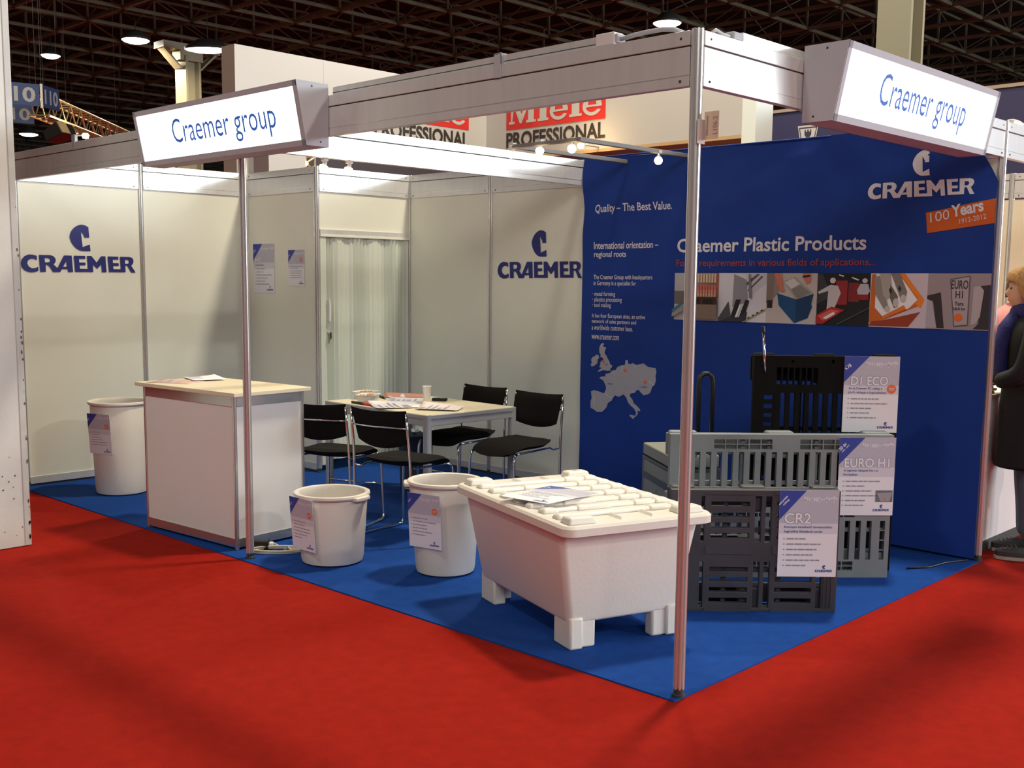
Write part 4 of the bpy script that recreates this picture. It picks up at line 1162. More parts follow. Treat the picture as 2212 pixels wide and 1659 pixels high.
# waste basket under the table
t = thing('waste_basket', 'dark wire waste basket with clear liner under the table', 'basket', (2.05, 3.86, Z0))
MB().lathe([(0, Z0), (.105, Z0), (.11, Z0 + .01), (.128, .425), (.131, .43), (.128, .435), (.122, .425), (.104, Z0 + .014), (0, Z0 + .012)], 36, (2.05, 3.86)).build('basket_shell', mat('basket_dark', (0.05, 0.06, 0.08), 0.5), t, smooth=True)
g = MB()
for k in range(30):
    a = 2 * PI * k / 30
    g.tube([(2.09 + .111 * math.cos(a), 3.89 + .111 * math.sin(a), .03), (2.09 + .129 * math.cos(a), 3.89 + .129 * math.sin(a), .42)], .0022, 5)
g.build('basket_wires', mat('basket_wire', (0.30, 0.32, 0.34), 0.4, 0.5), t)
rr = random.Random(5)
g = MB(); ringn = 40
vs = []
for r_, z_ in ((.118, .36), (.124, .43), (.134, .462), (.142, .435), (.139, .37)):
    for k in range(ringn):
        a = 2 * PI * k / ringn; q = 1 + .035 * math.sin(k * 2.3) + .02 * rr.random()
        vs.append((2.09 + r_ * q * math.cos(a), 3.89 + r_ * q * math.sin(a), z_ + .014 * math.sin(k * 1.7)))
g.add(vs, [(i * ringn + k, i * ringn + (k + 1) % ringn, (i + 1) * ringn + (k + 1) % ringn, (i + 1) * ringn + k) for i in range(4) for k in range(ringn)])
g.build('bin_liner', mat('clear_liner', (0.45, 0.52, 0.55), 0.25, alpha=0.55), t, smooth='all')

# socket and coiled cable at the counter foot
t = thing('power_socket', 'black power socket on the carpet at the counter foot', 'socket', (0.155, 3.095, Z0))
SKT = Matrix.Translation((0.155, 3.088, Z0)) @ Matrix.Rotation(-0.75, 4, 'Z')
MB(SKT).box((-.05, -.035, 0), (.05, .035, .062)).build('socket_body', BLKP, t, bevel=0.010, seg=3)
MB(SKT).box((-.052, -.024, .014), (-.05, .024, .05)).build('socket_face', DARK, t)
MB(SKT).box((.05, -.02, .01), (.075, .02, .045)).build('socket_plug', PANEL, t, bevel=0.006)
t = thing('coiled_cable', 'cream cable coiled on the blue carpet between counter and short bin', 'cable', (0.2, 2.95, Z0))
cab = mat('cream_cable', (0.52, 0.47, 0.36), 0.5)
g = MB(); z = Z0 + .007
pts = []
for k in range(64):
    a = k / 64 * 2 * PI * 3.0
    r1, r2 = .155 + .012 * math.sin(k * .5), .055 + .010 * math.sin(k * .31)
    x, y = r1 * math.cos(a), r2 * math.sin(a)
    c_, s_ = math.cos(-0.72), math.sin(-0.72)
    pts.append((0.185 + x * c_ - y * s_, 2.955 + x * s_ + y * c_, z + .006 * (k / 21) + .004 * math.sin(a)))
g.tube([(0.215, 3.045, z + .03), (0.24, 3.02, z + .01)] + pts + [(0.30, 2.88, z + .01), (0.33, 2.90, z), (0.40, 2.98, z), (0.55, 3.10, z), (0.75, 3.2, z)], .006, 7)
g.build('cable_loop', cab, t, smooth='all')
g = MB(); g.tube([(0.245, 2.90, Z0 + .004), (0.235, 2.925, z + .03), (0.225, 2.95, Z0 + .004)], .005, 6).build('cable_tie', cab, t)
b = MB(); b.tube([(2.50, .20, Z0 + .006), (2.62, .12, Z0 + .006), (2.78, .10, Z0 + .006), (2.93, .03, Z0 + .008)], .006, 6)
tag(b.build('black_cable', BLKP, smooth='all'), 'thin black cable on the carpet right of the black pallet', 'cable')

# ------------------------------------------------------------------ spotlight rails inside the stand
RAILM = mat('rail_grey', (0.16, 0.15, 0.14), 0.6)
t = thing('spot_rail', 'grey spotlight rail frame hung above the banner wall', 'rail', (2.3, 2.3, 2.44))
for yy in (2.04, 2.585):
    MB().box((1.76, yy - .014, 2.435), (2.93, yy + .014, 2.462)).build('rail_arm', RAILM, t, bevel=0.003)
MB().box((1.755, 2.05, 2.437), (1.785, 2.575, 2.460)).build('rail_bar', RAILM, t, bevel=0.003)
BULBS = []
def spot(label, x, y, z, aim, arm=0.03, power=14, group='small halogen spots of the stand', cone=1.4):
    s = thing('halogen_spot', label, 'spot lamp', (x, y, z), group)
    g = MB(); g.tube([(x, y, z + arm), (x, y, z + .012)], .006, 8); g.box((x - .016, y - .016, z + arm), (x + .016, y + .016, z + arm + .016)); g.build('spot_bracket', HOUSE, s)
    d = (Vector(aim) - Vector((x, y, z))).normalized()
    P = Vector((x, y, z))
    g = MB(); g.tube([P - d * .02, P + d * .004, P + d * .028], [.011, .013, .020], 16).build('spot_shade', HOUSE, s, smooth=True)
    g = MB(); g.tube([P + d * .014, P + d * .028, P + d * .042, P + d * .050], [.024, .0275, .022, .008], 16).build('spot_bulb', BULB, s, smooth='all')
    l = bpy.data.lights.new('spot_light', 'SPOT'); l.energy = power; l.color = (1.0, 0.74, 0.46); l.spot_size = cone; l.spot_blend = 0.6; l.shadow_soft_size = 0.02
    o = bpy.data.objects.new('spot_light', l); COL.objects.link(o); o.parent = s
    o.location = P + d * .06 - ORG[s.name]; o.rotation_euler = d.to_track_quat('-Z', 'Y').to_euler()
    return s
spot('glowing halogen spot at the far end of the rail bar', 1.772, 2.60, 2.425, (1.5, 3.4, 0.6))
spot('glowing halogen spot in the middle of the rail bar', 1.772, 2.36, 2.428, (1.0, 2.2, 0.5))
spot('glowing halogen spot at the near corner of the rail', 1.772, 2.10, 2.418, (0.6, 1.4, 0.5))
spot('glowing halogen spot on the rail arm, just above the banner edge', 2.573, 2.04, 2.410, (1.4, 1.2, 0.5), power=8)
spot('glowing halogen spot under the cross beam, left one beside the left lit sign', 0.575, 2.985, 2.272, (0.50, 3.6, 0.9), .014, 16)
spot('glowing halogen spot under the cross beam, right one above the door side', 0.757, 2.985, 2.272, (0.85, 3.6, 0.9), .014, 16)

# ------------------------------------------------------------------ neighbouring stand at the right edge
struct(MB().box((5.99, -0.02, 0.05), (6.002, 8.0, 2.29)).build('wall_neighbour', mat('neighbour_cream_panel', (0.74, 0.67, 0.50), 0.55)))
beam((6, 0), (6, 1), 'fascia of the cream back wall at the right edge, nearer part', side=1)
beam((6, 1), (6, 3), 'fascia of the cream back wall behind the banner wall', side=1)
post(6, 1.0, 'wall post on the neighbouring cream wall at the right edge')
t = thing('display_counter', 'white counter front of the neighbouring stand at the right edge', 'counter', (4.2, 0.3, 0))
MB().box((3.05, 0.06, 0.07), (5.4, 0.075, 0.93)).build('front_panel', PANEL2, t)
MB().box((3.05, 0.055, 0.93), (5.4, 0.42, 0.955)).build('counter_top', PANEL, t, bevel=0.003)
MB().box((3.05, 0.075, 0.02), (5.4, 0.10, 0.93)).build('counter_carcass', PANEL, t)
MB().box((3.04, 0.065, 0.0), (5.4, 0.09, 0.07)).build('plinth', DARK, t)
for k, (c, dx, ww) in enumerate((('b08a5a', 0, .20), ('c9b48c', .02, .22), ('3a2a22', -.01, .19), ('8c6a44', .01, .21))):
    b = MB(); b.box((3.10 + dx, 0.07, .956 + .016 * k), (3.10 + dx + ww, 0.07 + .24, .956 + .016 * k + .0145))
    tag(b.build('brochure', mat('brochure_' + c, '#' + c, 0.4), bevel=0.002), ('lowest', 'second lowest', 'third', 'topmost')[k] + ' brochure of the small stack in front of the person in the black coat', 'brochure', 'brochures on the neighbouring counter')

# ------------------------------------------------------------------ people at the right edge
def skin(name, V, E, m, parent, sub=2, root=0):
    me = bpy.data.meshes.new(name)
    org = ORG.get(parent.name, Vector((0, 0, 0))) if parent else Vector((0, 0, 0))
    q = parent.parent if parent else None
    while q is not None:
        org = org + ORG.get(q.name, Vector((0, 0, 0))); q = q.parent
    me.from_pydata([tuple(Vector(v[:3]) - org) for v in V], E, [])
    o = bpy.data.objects.new(name, me); COL.objects.link(o)
    o.parent = parent
    md = o.modifiers.new('skin', 'SKIN'); md.use_smooth_shade = True; md.branch_smoothing = 0.3
    if not me.skin_vertices: 
        me.attributes.new('tmp', 'FLOAT', 'POINT')
    for i, v in enumerate(V):
        sv = me.skin_vertices[0].data[i]
        r = v[3]
        sv.radius = r if isinstance(r, tuple) else (r, r)
        sv.use_root = (i == root)
    md = o.modifiers.new('sub', 'SUBSURF'); md.levels = sub; md.render_levels = sub
    me.materials.append(m)
    return o
def chain(E, *ids):
    for a, b in zip(ids, ids[1:]): E.append((a, b))
SKIN = mat('skin', (0.52, 0.27, 0.17), 0.55, sss=0.1)
SKIN2 = mat('skin_pale', (0.62, 0.36, 0.25), 0.55, sss=0.1)  # lighter skin tone for the person in the pink shirt
HAIR = mat('blond_hair', (0.36, 0.19, 0.055), 0.7, var=0.35, vscale=30, bump=0.6, bscale=60, stretch=(3, 3, 0.5))
HAIR2 = mat('brown_hair', (0.06, 0.035, 0.02), 0.7, bump=0.6, bscale=60)
COAT = mat('black_coat', (0.008, 0.008, 0.008), 0.85, bump=0.3, bscale=120)
SCARF = mat('blue_scarf', (0.012, 0.012, 0.10), 0.85, bump=0.4, bscale=60)
JEANS = mat('blue_jeans', (0.10, 0.12, 0.16), 0.9, bump=0.3, bscale=200)
SHOE = mat('dark_shoe', (0.03, 0.03, 0.035), 0.6)
SOLE = mat('pale_sole', (0.35, 0.30, 0.26), 0.7)
PINK = mat('pink_shirt', (0.66, 0.27, 0.26), 0.8, bump=0.3, bscale=40)

def person(label, base, yaw, Hh, mats, hair_m, coat=True, lean=0.0, hands=None, group=None):
    """base on the floor; local +x is the direction the person faces"""
    p = thing('person', label, 'person', base, group)
    T = Matrix.Translation(base) @ Matrix.Rotation(yaw, 4, 'Z')
    k = Hh / 1.70
    def L(x, y, z): return T @ Vector((x * k, y * k, z * k))
    def A(lst): return [(*L(*v[:3]), tuple(q * k for q in v[3]) if isinstance(v[3], tuple) else v[3] * k) for v in lst]
    lx = lean
    # one continuous body
    V = [(0, 0, .93, (.135, .115)), (.0 + lx * .2, 0, 1.05, (.13, .10)), (.01 + lx * .5, 0, 1.22, (.14, .105)), (.0 + lx * .8, 0, 1.36, (.12, .09)), (-.005 + lx, 0, 1.43, (.055, .055)), (.02 + lx * 1.1, 0, 1.50, (.052, .055)),
         (.03 + lx * 1.15, 0, 1.575, (.072, .085)), (.03 + lx * 1.15, 0, 1.645, (.078, .09)), (.02 + lx * 1.15, 0, 1.69, (.05, .06))]
    E = []; chain(E, 0, 1, 2, 3, 4, 5, 6, 7, 8)
    for s in (-1, 1):
        i = len(V)
        V += [(.0, .095 * s, .86, .09), (.012, .10 * s, .50, .062), (-.012, .10 * s, .28, .055), (-.02, .10 * s, .09, .04), (.04, .105 * s, .05, (.04, .035)), (.13, .115 * s, .035, (.038, .025))]
        E.append((0, i)); chain(E, i, i + 1, i + 2, i + 3, i + 4, i + 5)
        i = len(V)
        hx, hy, hz = hands[0 if s < 0 else 1]
        ex, ey, ez = hx * .35 + lx * .3, .225 * s, 1.10
        V += [(lx * .85, .15 * s, 1.385, .062), (.0 + lx * .8, .195 * s, 1.345, .055), (ex, ey, ez, .043), ((ex + hx) / 2, (ey + hy) / 2, (ez + hz) / 2, .038), (hx, hy, hz, .027), (hx + .045, hy, hz - .006, (.026, .018))]
        E += [(3, i)]; chain(E, i, i + 1, i + 2, i + 3, i + 4, i + 5)
        w = i + 5
        for q, (dy, ln) in enumerate(((-.028, .055), (-.010, .068), (.010, .064), (.028, .048))):
            j = len(V)
            V += [(hx + .075, hy + dy, hz - .010, .0085), (hx + .075 + ln * .6, hy + dy * 1.15, hz - .022, .0078), (hx + .075 + ln * .85, hy + dy * 1.15, hz - .045, .0068)]
            E.append((w, j)); chain(E, j, j + 1, j + 2)
        j = len(V)
        V += [(hx + .045, hy - s * .042, hz + .002, .010), (hx + .085, hy - s * .055, hz - .012, .008)]
        E.append((w, j)); chain(E, j, j + 1)
    body = skin('body', A(V), E, mats['skin'], p, 1)
    # nose, chin, brow, ears, mouth and eyes make the face
    hx_ = .03 + lx * 1.15
    hd = MB(T @ Matrix.Scale(k, 4))
    n1 = []
    for j in range(13):
        v = j / 12; z = 1.475 + .215 * v
        for i in range(20):
            a = 2 * PI * i / 20
            rx = .092 * math.sin(PI * min(1, .14 + .80 * v)) ** .55; ry = .074 * math.sin(PI * min(1, .12 + .80 * v)) ** .5
            x, y = rx * math.cos(a), ry * math.sin(a)
            if math.cos(a) > .80:
                if .36 < v < .56: x += .020 * (1 - abs(v - .42) / .16) * ((math.cos(a) - .80) / .2) if abs(v - .42) < .16 else 0
                if .18 < v < .30: x += .007
                if .62 < v < .70: x += .004
                if .56 < v < .62: x -= .004
            n1.append((hx_ + .012 + x, y, z))
    hd.add(n1, [(j * 20 + i, j * 20 + (i + 1) % 20, (j + 1) * 20 + (i + 1) % 20, (j + 1) * 20 + i) for j in range(12) for i in range(20)] + [tuple(range(19, -1, -1)), tuple(range(240, 260))])
    for s in (-1, 1):
        hd.lathe([(0, 1.545), (.010, 1.550), (.013, 1.575), (.010, 1.598), (0, 1.602)], 8, (hx_ + .0, s * .074))
    # weld the modelled head onto the body: one continuous skin
    bpy.context.view_layer.update()
    ev = body.evaluated_get(bpy.context.evaluated_depsgraph_get()).to_mesh()
    bv, bf = [tuple(v.co) for v in ev.vertices], [tuple(q.vertices) for q in ev.polygons]
    bm_ = body.data
    bpy.data.objects.remove(body); bpy.data.meshes.remove(bm_)
    me = bpy.data.meshes.new('body')
    nb = len(bv)
    me.from_pydata(bv + [tuple(v - Vector(base)) for v in hd.v], [], bf + [tuple(i + nb for i in f) for f in hd.f])
    me.materials.append(mats['skin'])
    head = bpy.data.objects.new('body', me); COL.objects.link(head); head.parent = p
    md = head.modifiers.new('weld', 'REMESH'); md.mode = 'VOXEL'; md.voxel_size = 0.006; md.use_smooth_shade = True
    md = head.modifiers.new('soft', 'SMOOTH'); md.iterations = 2
    bpy.context.view_layer.update()
    me2 = bpy.data.meshes.new_from_object(head.evaluated_get(bpy.context.evaluated_depsgraph_get()))
    b2 = bmesh.new(); b2.from_mesh(me2)                  # keep the one connected skin
    left, best = set(b2.verts), []
    while left:
        st, isl = [left.pop()], []
        while st:
            v = st.pop(); isl.append(v)
            for e_ in v.link_edges:
                o_ = e_.other_vert(v)
                if o_ in left: left.discard(o_); st.append(o_)
        if len(isl) > len(best): best = isl
    keep = set(best)
    bmesh.ops.delete(b2, geom=[v for v in b2.verts if v not in keep], context='VERTS')
    b2.to_mesh(me2); b2.free(); me2.name = 'body'
    head.modifiers.clear(); head.data = me2
    g = MB(T @ Matrix.Scale(k, 4))
    for s in (-1, 1): g.lathe([(0, 1.585), (.008, 1.588), (.011, 1.593), (.008, 1.598), (0, 1.601)], 8, (hx_ + .088, s * .030))
    g.build('eyes', mat('eye_dark', (0.03, 0.02, 0.02), 0.3), head)
    g = MB(T @ Matrix.Scale(k, 4)); g.box((hx_ + .088, -.022, 1.524), (hx_ + .102, .022, 1.531)); g.build('mouth', mat('lips', (0.36, 0.11, 0.09), 0.5), head, bevel=.003)
    # hair cap
    g = MB(T @ Matrix.Scale(k, 4)); n1 = []
    rr = random.Random(4)
    for j in range(11):
        v = j / 10
        for i in range(24):
            a = 2 * PI * i / 24; fr = math.cos(a)
            z0_ = 1.505 if fr < .2 else 1.505 + .13 * min(1, (fr - .2) / .35)
            z = z0_ + (1.722 - z0_) * v
            rad = (1 - v ** 2.6) ** .5
            n1.append((hx_ + .004 + (.112 + .006 * rr.random()) * rad * math.cos(a), (.098 + .006 * rr.random()) * rad * math.sin(a), z + .004 * rr.random()))
    g.add(n1, [(j * 24 + i, j * 24 + (i + 1) % 24, (j + 1) * 24 + (i + 1) % 24, (j + 1) * 24 + i) for j in range(10) for i in range(24)])
    g.build('hair', hair_m, p, smooth='all', subsurf=1)
    # trousers and shoes
    for s in (-1, 1):
        V = [(0, .085 * s, .90, .108), (.012, .10 * s, .52, .080), (-.010, .10 * s, .28, .074), (-.018, .10 * s, .095, (.070, .070))]
        skin('trouser_leg', A(V), [(0, 1), (1, 2), (2, 3)], mats['trousers'], p, 1)
        g = MB(T @ Matrix.Scale(k, 4)); y = .105 * s
        ol = [(-.085, y - .034), (-.06, y - .040), (.06, y - .046), (.13, y - .044), (.175, y - .025), (.185, y), (.175, y + .025), (.13, y + .044), (.06, y + .046), (-.06, y + .040), (-.085, y + .034), (-.095, y)]
        top = [(x * .86 if x > .05 else x * .95, y + (yy - y) * .62) for x, yy in ol]
        n = len(ol)
        vs = [(x, yy, .020) for x, yy in ol] + [(x, y + (yy - y) * .98, .055) for x, yy in ol] + [(x, yy, .085 if x < .06 else .066) for x, yy in top]
        g.add(vs, [(r * n + i, r * n + (i + 1) % n, (r + 1) * n + (i + 1) % n, (r + 1) * n + i) for r in range(2) for i in range(n)] + [tuple(range(2 * n, 3 * n)), tuple(range(n - 1, -1, -1))])
        sh = g.build('shoe', SHOE, p, smooth=True, bevel=.004)
        g = MB(T @ Matrix.Scale(k, 4)); g.prism([(x * 1.02, y + (yy - y) * 1.05) for x, yy in ol], .004, .024); g.build('sole', SOLE, sh)
        g = MB(T @ Matrix.Scale(k, 4))
        for q in range(4): g.tube([(.07 + .022 * q, y - .022, .078 - .004 * q), (.075 + .022 * q, y, .090 - .005 * q), (.07 + .022 * q, y + .022, .078 - .004 * q)], .0035, 5)
        g.build('shoe_laces', mat('brown_lace', (0.16, 0.08, 0.03), 0.8), sh)
    # coat or shirt: torso shell with sleeves
    g = MB(T @ Matrix.Scale(k, 4)); n1 = []
    rows = ([(.54, .215, .215, 0.0), (.70, .205, .205, 0.01), (.90, .19, .195, .01), (1.05, .172, .182, .0)] if coat else [(.84, .155, .185, 0), (.95, .150, .18, 0), (1.05, .140, .168, 0)]) + [(1.20, .160, .195, 0), (1.32, .150, .205, 0), (1.40, .115, .170, 0), (1.445, .078, .085, 0.0), (1.465, .072, .074, 0)]
    for z, ra, rb, ox in rows:
        f = max(0, (z - .93) / .5)
        for i in range(24):
            a = 2 * PI * i / 24
            n1.append((lx * f + ox + ra * math.cos(a) * (1 + .03 * math.sin(5 * a + z * 7)), rb * math.sin(a), z))
    g.add(n1, [(j * 24 + i, j * 24 + (i + 1) % 24, (j + 1) * 24 + (i + 1) % 24, (j + 1) * 24 + i) for j in range(len(rows) - 1) for i in range(24)])
    co = g.build('coat' if coat else 'shirt', mats['top'], p, smooth='all', subsurf=1, solid=.008)
    for s in (-1, 1):
        hx, hy, hz = hands[0 if s < 0 else 1]
        ex, ey, ez = hx * .35 + lx * .3, .225 * s, 1.10
        V = [(lx * .85, .13 * s, 1.375, .085), (.0 + lx * .8, .195 * s, 1.340, .080), (ex, ey, ez, .066), ((ex + hx) / 2, (ey + hy) / 2, (ez + hz) / 2, .056)]
        f = .84 if coat else .35
        V += [(ex + (hx - ex) * f, ey + (hy - ey) * f, ez + (hz - ez) * f, .050)] if coat else []
        if not coat: V[-1] = (ex + (hx - ex) * f, ey + (hy - ey) * f, ez + (hz - ez) * f, .058)
        skin('sleeve', A(V), [(i, i + 1) for i in range(len(V) - 1)], mats['top'], co, 1)
    if 'scarf' in mats:
        g = MB(T @ Matrix.Scale(k, 4))
        pts = [(lx + .085 * math.cos(a), .088 * math.sin(a), 1.455 + .012 * math.sin(3 * a)) for a in [2 * PI * i / 20 for i in range(20)]]
        g.tube(pts, .042, 10, closed=True)
        g.tube([(lx + .085, .03, 1.45), (lx + .150, .05, 1.36), (lx * .8 + .180, .06, 1.24), (lx * .6 + .180, .055, 1.12), (lx * .5 + .172, .05, 1.04)], [.04, .042, .042, .04, .03], 10)
        g.build('scarf', mats['scarf'], p, smooth='all')
    return p
person('blond person in black coat and blue scarf, leaning over the counter at right', Vector((3.313, -0.165, 0)), 2.02, 1.685, {'skin': SKIN, 'trousers': JEANS, 'top': COAT, 'scarf': SCARF}, HAIR, True, 0.05, ((.27, -.08, 1.04), (.27, .11, 1.04)))
person('person in a pink shirt behind the neighbouring counter, mostly hidden', Vector((5.36, 0.70, 0)), -2.35, 1.70, {'skin': SKIN2, 'trousers': JEANS, 'top': PINK}, HAIR2, False, 0.03, ((.20, -.25, .99), (.20, .25, .99)))

# ------------------------------------------------------------------ white pillar at the left edge
def slab_box(x0_, y0_, z0_, x1_, y1_, z1_): return MB().box((x0_, y0_, z0_), (x1_, y1_, z1_))
t = thing('partition_end', 'scuffed white partition end standing on the red aisle at the left edge', 'partition', (-1.3, 4.3, 0))
slab_box(-1.9, 4.145, 0.004, -0.756, 4.50, 4.2).build('board', CONC, t, bevel=0.002)
slab_box(-0.790, 4.140, 0.004, -0.752, 4.505, 4.2).build('edge_strip', mat('board_edge', (0.50, 0.50, 0.47), 0.6, var=0.1, vscale=9), t, bevel=0.003)
g = MB(frame((0, 4.1385, 0), (1, 0, 0), (0, 0, 1)))
rr = random.Random(9)
for k in range(26):
    x, z, r_ = -0.757 - .006 * rr.random(), .05 + 2.2 * rr.random() ** 1.3, .003 + .007 * rr.random()
    g.poly([[(x + r_ * .8 * math.cos(a) * (.6 + .5 * rr.random()), z + r_ * 1.6 * math.sin(a) * (.6 + .5 * rr.random())) for a in [q * PI / 4 for q in range(8)]]])
for k in range(14):
    x, z, r_ = -0.80 - .22 * rr.random(), .06 + .5 * rr.random(), .002 + .004 * rr.random()
    g.poly([[(x + r_ * math.cos(a), z + r_ * math.sin(a)) for a in [q * PI / 4 for q in range(8)]]])
g.v = [Vector((v.x, 4.1385 if v.x > -.795 else 4.1435, v.z)) for v in g.v]
tag(g.build('chips_and_marks', mat('chip_brown', (0.16, 0.10, 0.07), 0.9), t), kind='stuff')

# ------------------------------------------------------------------ tall white stand behind
ms = thing('white_stand_tower', 'tall white stand wall with two red and white logos behind the booth', 'stand', (7.0, 8.0, 0))
XC, YF = 8.95, 10.0
slab_box(4.46, YF, 0, XC + .3, YF + .30, 4.53).build('front_wall', MWALL, ms)
slab_box(4.455, YF - .002, 0, 4.46, YF + .30, 4.53).build('left_end_wall', mat('white_stand_end', (0.52, 0.46, 0.40), 0.6), ms)
slab_box(XC, 5.41, 3.475, XC + .4, YF, 4.53).build('overhead_panel', MWALL, ms)
slab_box(XC - .005, 5.21, 2.2, XC + .4, 5.41, 4.53).build('end_strip', mat('pale_strip', (0.74, 0.80, 0.76), 0.5), ms)
slab_box(XC - .004, 5.41, 3.43, XC + .42, YF, 3.475).build('underside_shade_strip', mat('underside_shade_brown', (0.50, 0.34, 0.17), 0.6), ms)  # brown strip, shade of the panel's underside put into its colour
g = MB()
for x in (5.835, 7.25, 8.2): g.box((x - .004, YF - .003, 0), (x + .004, YF, 4.53))
g.build('panel_joints', HOUSE, ms)
def big_logo(T, w):
    """red field with slab-serif word, second word below; origin bottom left of the red field"""
    h = w * .262
    r_ = MB(T).rect(0, 0, w, h, .004).build('logo_field', MRED, ms)
    g = MB(T)
    def G(x, y): return (w * x, h * ((y - .2) * 1.07 + .15))
    def gp(l, z=.008): g.poly([[G(*p) for p in q] for q in l], z)
    # M
    gp([[(.03, .20), (.09, .20), (.09, .27), (.065, .27), (.085, .66), (.145, .20), (.165, .20), (.235, .66), (.235, .27), (.215, .27), (.215, .20), (.315, .20), (.315, .27), (.295, .27), (.295, .80), (.315, .80), (.315, .87), (.225, .87), (.165, .45), (.105, .87), (.03, .87), (.03, .80), (.05, .80), (.05, .27), (.03, .27)]])
    # i
    gp([[(.335, .20), (.445, .20), (.445, .27), (.425, .27), (.425, .66), (.335, .66), (.335, .59), (.355, .59), (.355, .27), (.335, .27)]]); gp([[(.355, .73), (.425, .73), (.425, .87), (.355, .87)]])
    def e_(x):
        c = (x + .09, .42); ro, ri = (.092, .25), (.040, .16)
        out = [(c[0] + ro[0] * math.cos(a), c[1] + ro[1] * math.sin(a)) for a in [math.radians(q) for q in range(-10, 331, 20)]]
        gp([[(c[0] + ro[0] * math.cos(math.radians(a)), c[1] + ro[1] * math.sin(math.radians(a))) for a in range(-5, 181, 15)] + [(c[0] - ro[0], c[1] - .03), (c[0] - ri[0], c[1] - .03), (c[0] - ri[0], c[1] + .03)] + [(c[0] + ri[0] * math.cos(math.radians(a)), c[1] + .03 + ri[1] * math.sin(math.radians(a))) for a in range(165, -1, -15)] + [(c[0] - ri[0], c[1] + .028), (c[0] - ri[0], c[1] - .025), (c[0] + ro[0], c[1] - .025)]][:1])
        gp([[(c[0] + ro[0] * math.cos(math.radians(a)), c[1] + ro[1] * math.sin(math.radians(a))) for a in range(178, 336, 12)] + [(c[0] + ri[0] * 1.5 * math.cos(math.radians(a)), c[1] + ri[1] * math.sin(math.radians(a))) for a in range(325, 180, -12)]], .0085)
    e_(.46)
    gp([[(.655, .20), (.775, .20), (.775, .27), (.752, .27), (.752, .87), (.655, .87), (.655, .80), (.678, .80), (.678, .27), (.655, .27)]])
    e_(.785)
    g.build('logo_word', MWALL, r_)
    g = MB(T); put_text(g, 'PROFESSIONAL', 0, w, -w * .140, -w * .021, .004, .03); g.build('logo_second_word', MBLK, ms)
# left wall faces -y, right panel faces -x
big_logo(frame((6.71, YF - .002, 3.885), (1, 0, 0), (0, 0, 1)), 1.855)
big_logo(frame((XC - .002, 9.56, 3.885), (0, -1, 0), (0, 0, 1)), 1.93)
t = thing('wall_washer_lamp', 'small glowing lamp in front of the second red logo', 'lamp', (8.55, 7.75, 3.5))
MB().tube([(XC, 7.75, 3.50), (8.60, 7.75, 3.50)], .012, 8).build('lamp_arm', HOUSE, t)
MB().lathe([(0, 3.44), (.035, 3.445), (.05, 3.48), (.035, 3.51), (0, 3.515)], 16, (8.56, 7.75)).build('lamp_bulb', BULB, t, smooth='all')
l = bpy.data.lights.new('washer_light', 'POINT'); l.energy = 9; l.color = (1, .68, .32); l.shadow_soft_size = .05
o = bpy.data.objects.new('washer_light', l); COL.objects.link(o); o.parent = t; o.location = (-.02, 0, .06)

# navy stand behind with a rook emblem
nv = thing('navy_stand_wall', 'dark navy stand wall with a rook emblem, seen above the blue banner', 'stand', (9.8, 5.0, 0))
slab_box(9.95, -2.0, 0, 10.1, 9.5, 3.88).build('navy_wall', mat('navy_wall', (0.028, 0.026, 0.085), 0.6), nv)
slab_box(9.93, -2.0, 3.86, 10.12, 9.5, 3.90).build('wall_capping', mat('capping', (0.34, 0.27, 0.20), 0.5), nv)
RT_ = frame((9.945, 5.195, 3.315), (0, -1, 0), (0, 0, 1)) @ Matrix.Scale(.75, 4)
e = MB(RT_).poly([[(.11, 0), (.33, 0), (.42, .46), (.02, .46)]], .004).build('emblem_frame', MWALL, nv)
MB(RT_).poly([[(.125, .03), (.315, .03), (.395, .43), (.045, .43)], [(.14, .05), (.30, .05), (.375, .41), (.065, .41)]], .007).build('emblem_border', mat('emblem_ink', (0.03, 0.03, 0.06), 0.6), e)
MB(RT_).poly([[(.18, .05), (.26, .05), (.255, .26), (.285, .30), (.285, .385), (.26, .385), (.26, .35), (.235, .35), (.235, .385), (.205, .385), (.205, .35), (.18, .35), (.18, .385), (.155, .385), (.155, .30), (.185, .26)]], .007).build('emblem_rook', MATS['emblem_ink'], e)
t = thing('white_stand_post', 'slim white post of the stand behind the banner wall', 'post', (7.0, 4.6, 0))
slab_box(6.98, 4.58, 0, 7.02, 4.62, 3.06).build('post_profile', ALU, t)
t = thing('white_display_block', 'white block standing behind the cabin, seen under the left lit sign', 'block', (4.0, 8.4, 0))
slab_box(3.72, 8.2, 0, 4.22, 8.5, 3.02).build('block_body', MWALL, t)
t = thing('dark_stand_screen', 'dark screen of a stand behind the cabin, seen between the bright fascias', 'screen', (6.4, 9.9, 0))
slab_box(4.6, 9.60, 0, 8.9, 9.68, 3.45).build('screen_panel', mat('dark_screen', (0.045, 0.035, 0.045), 0.7), t)

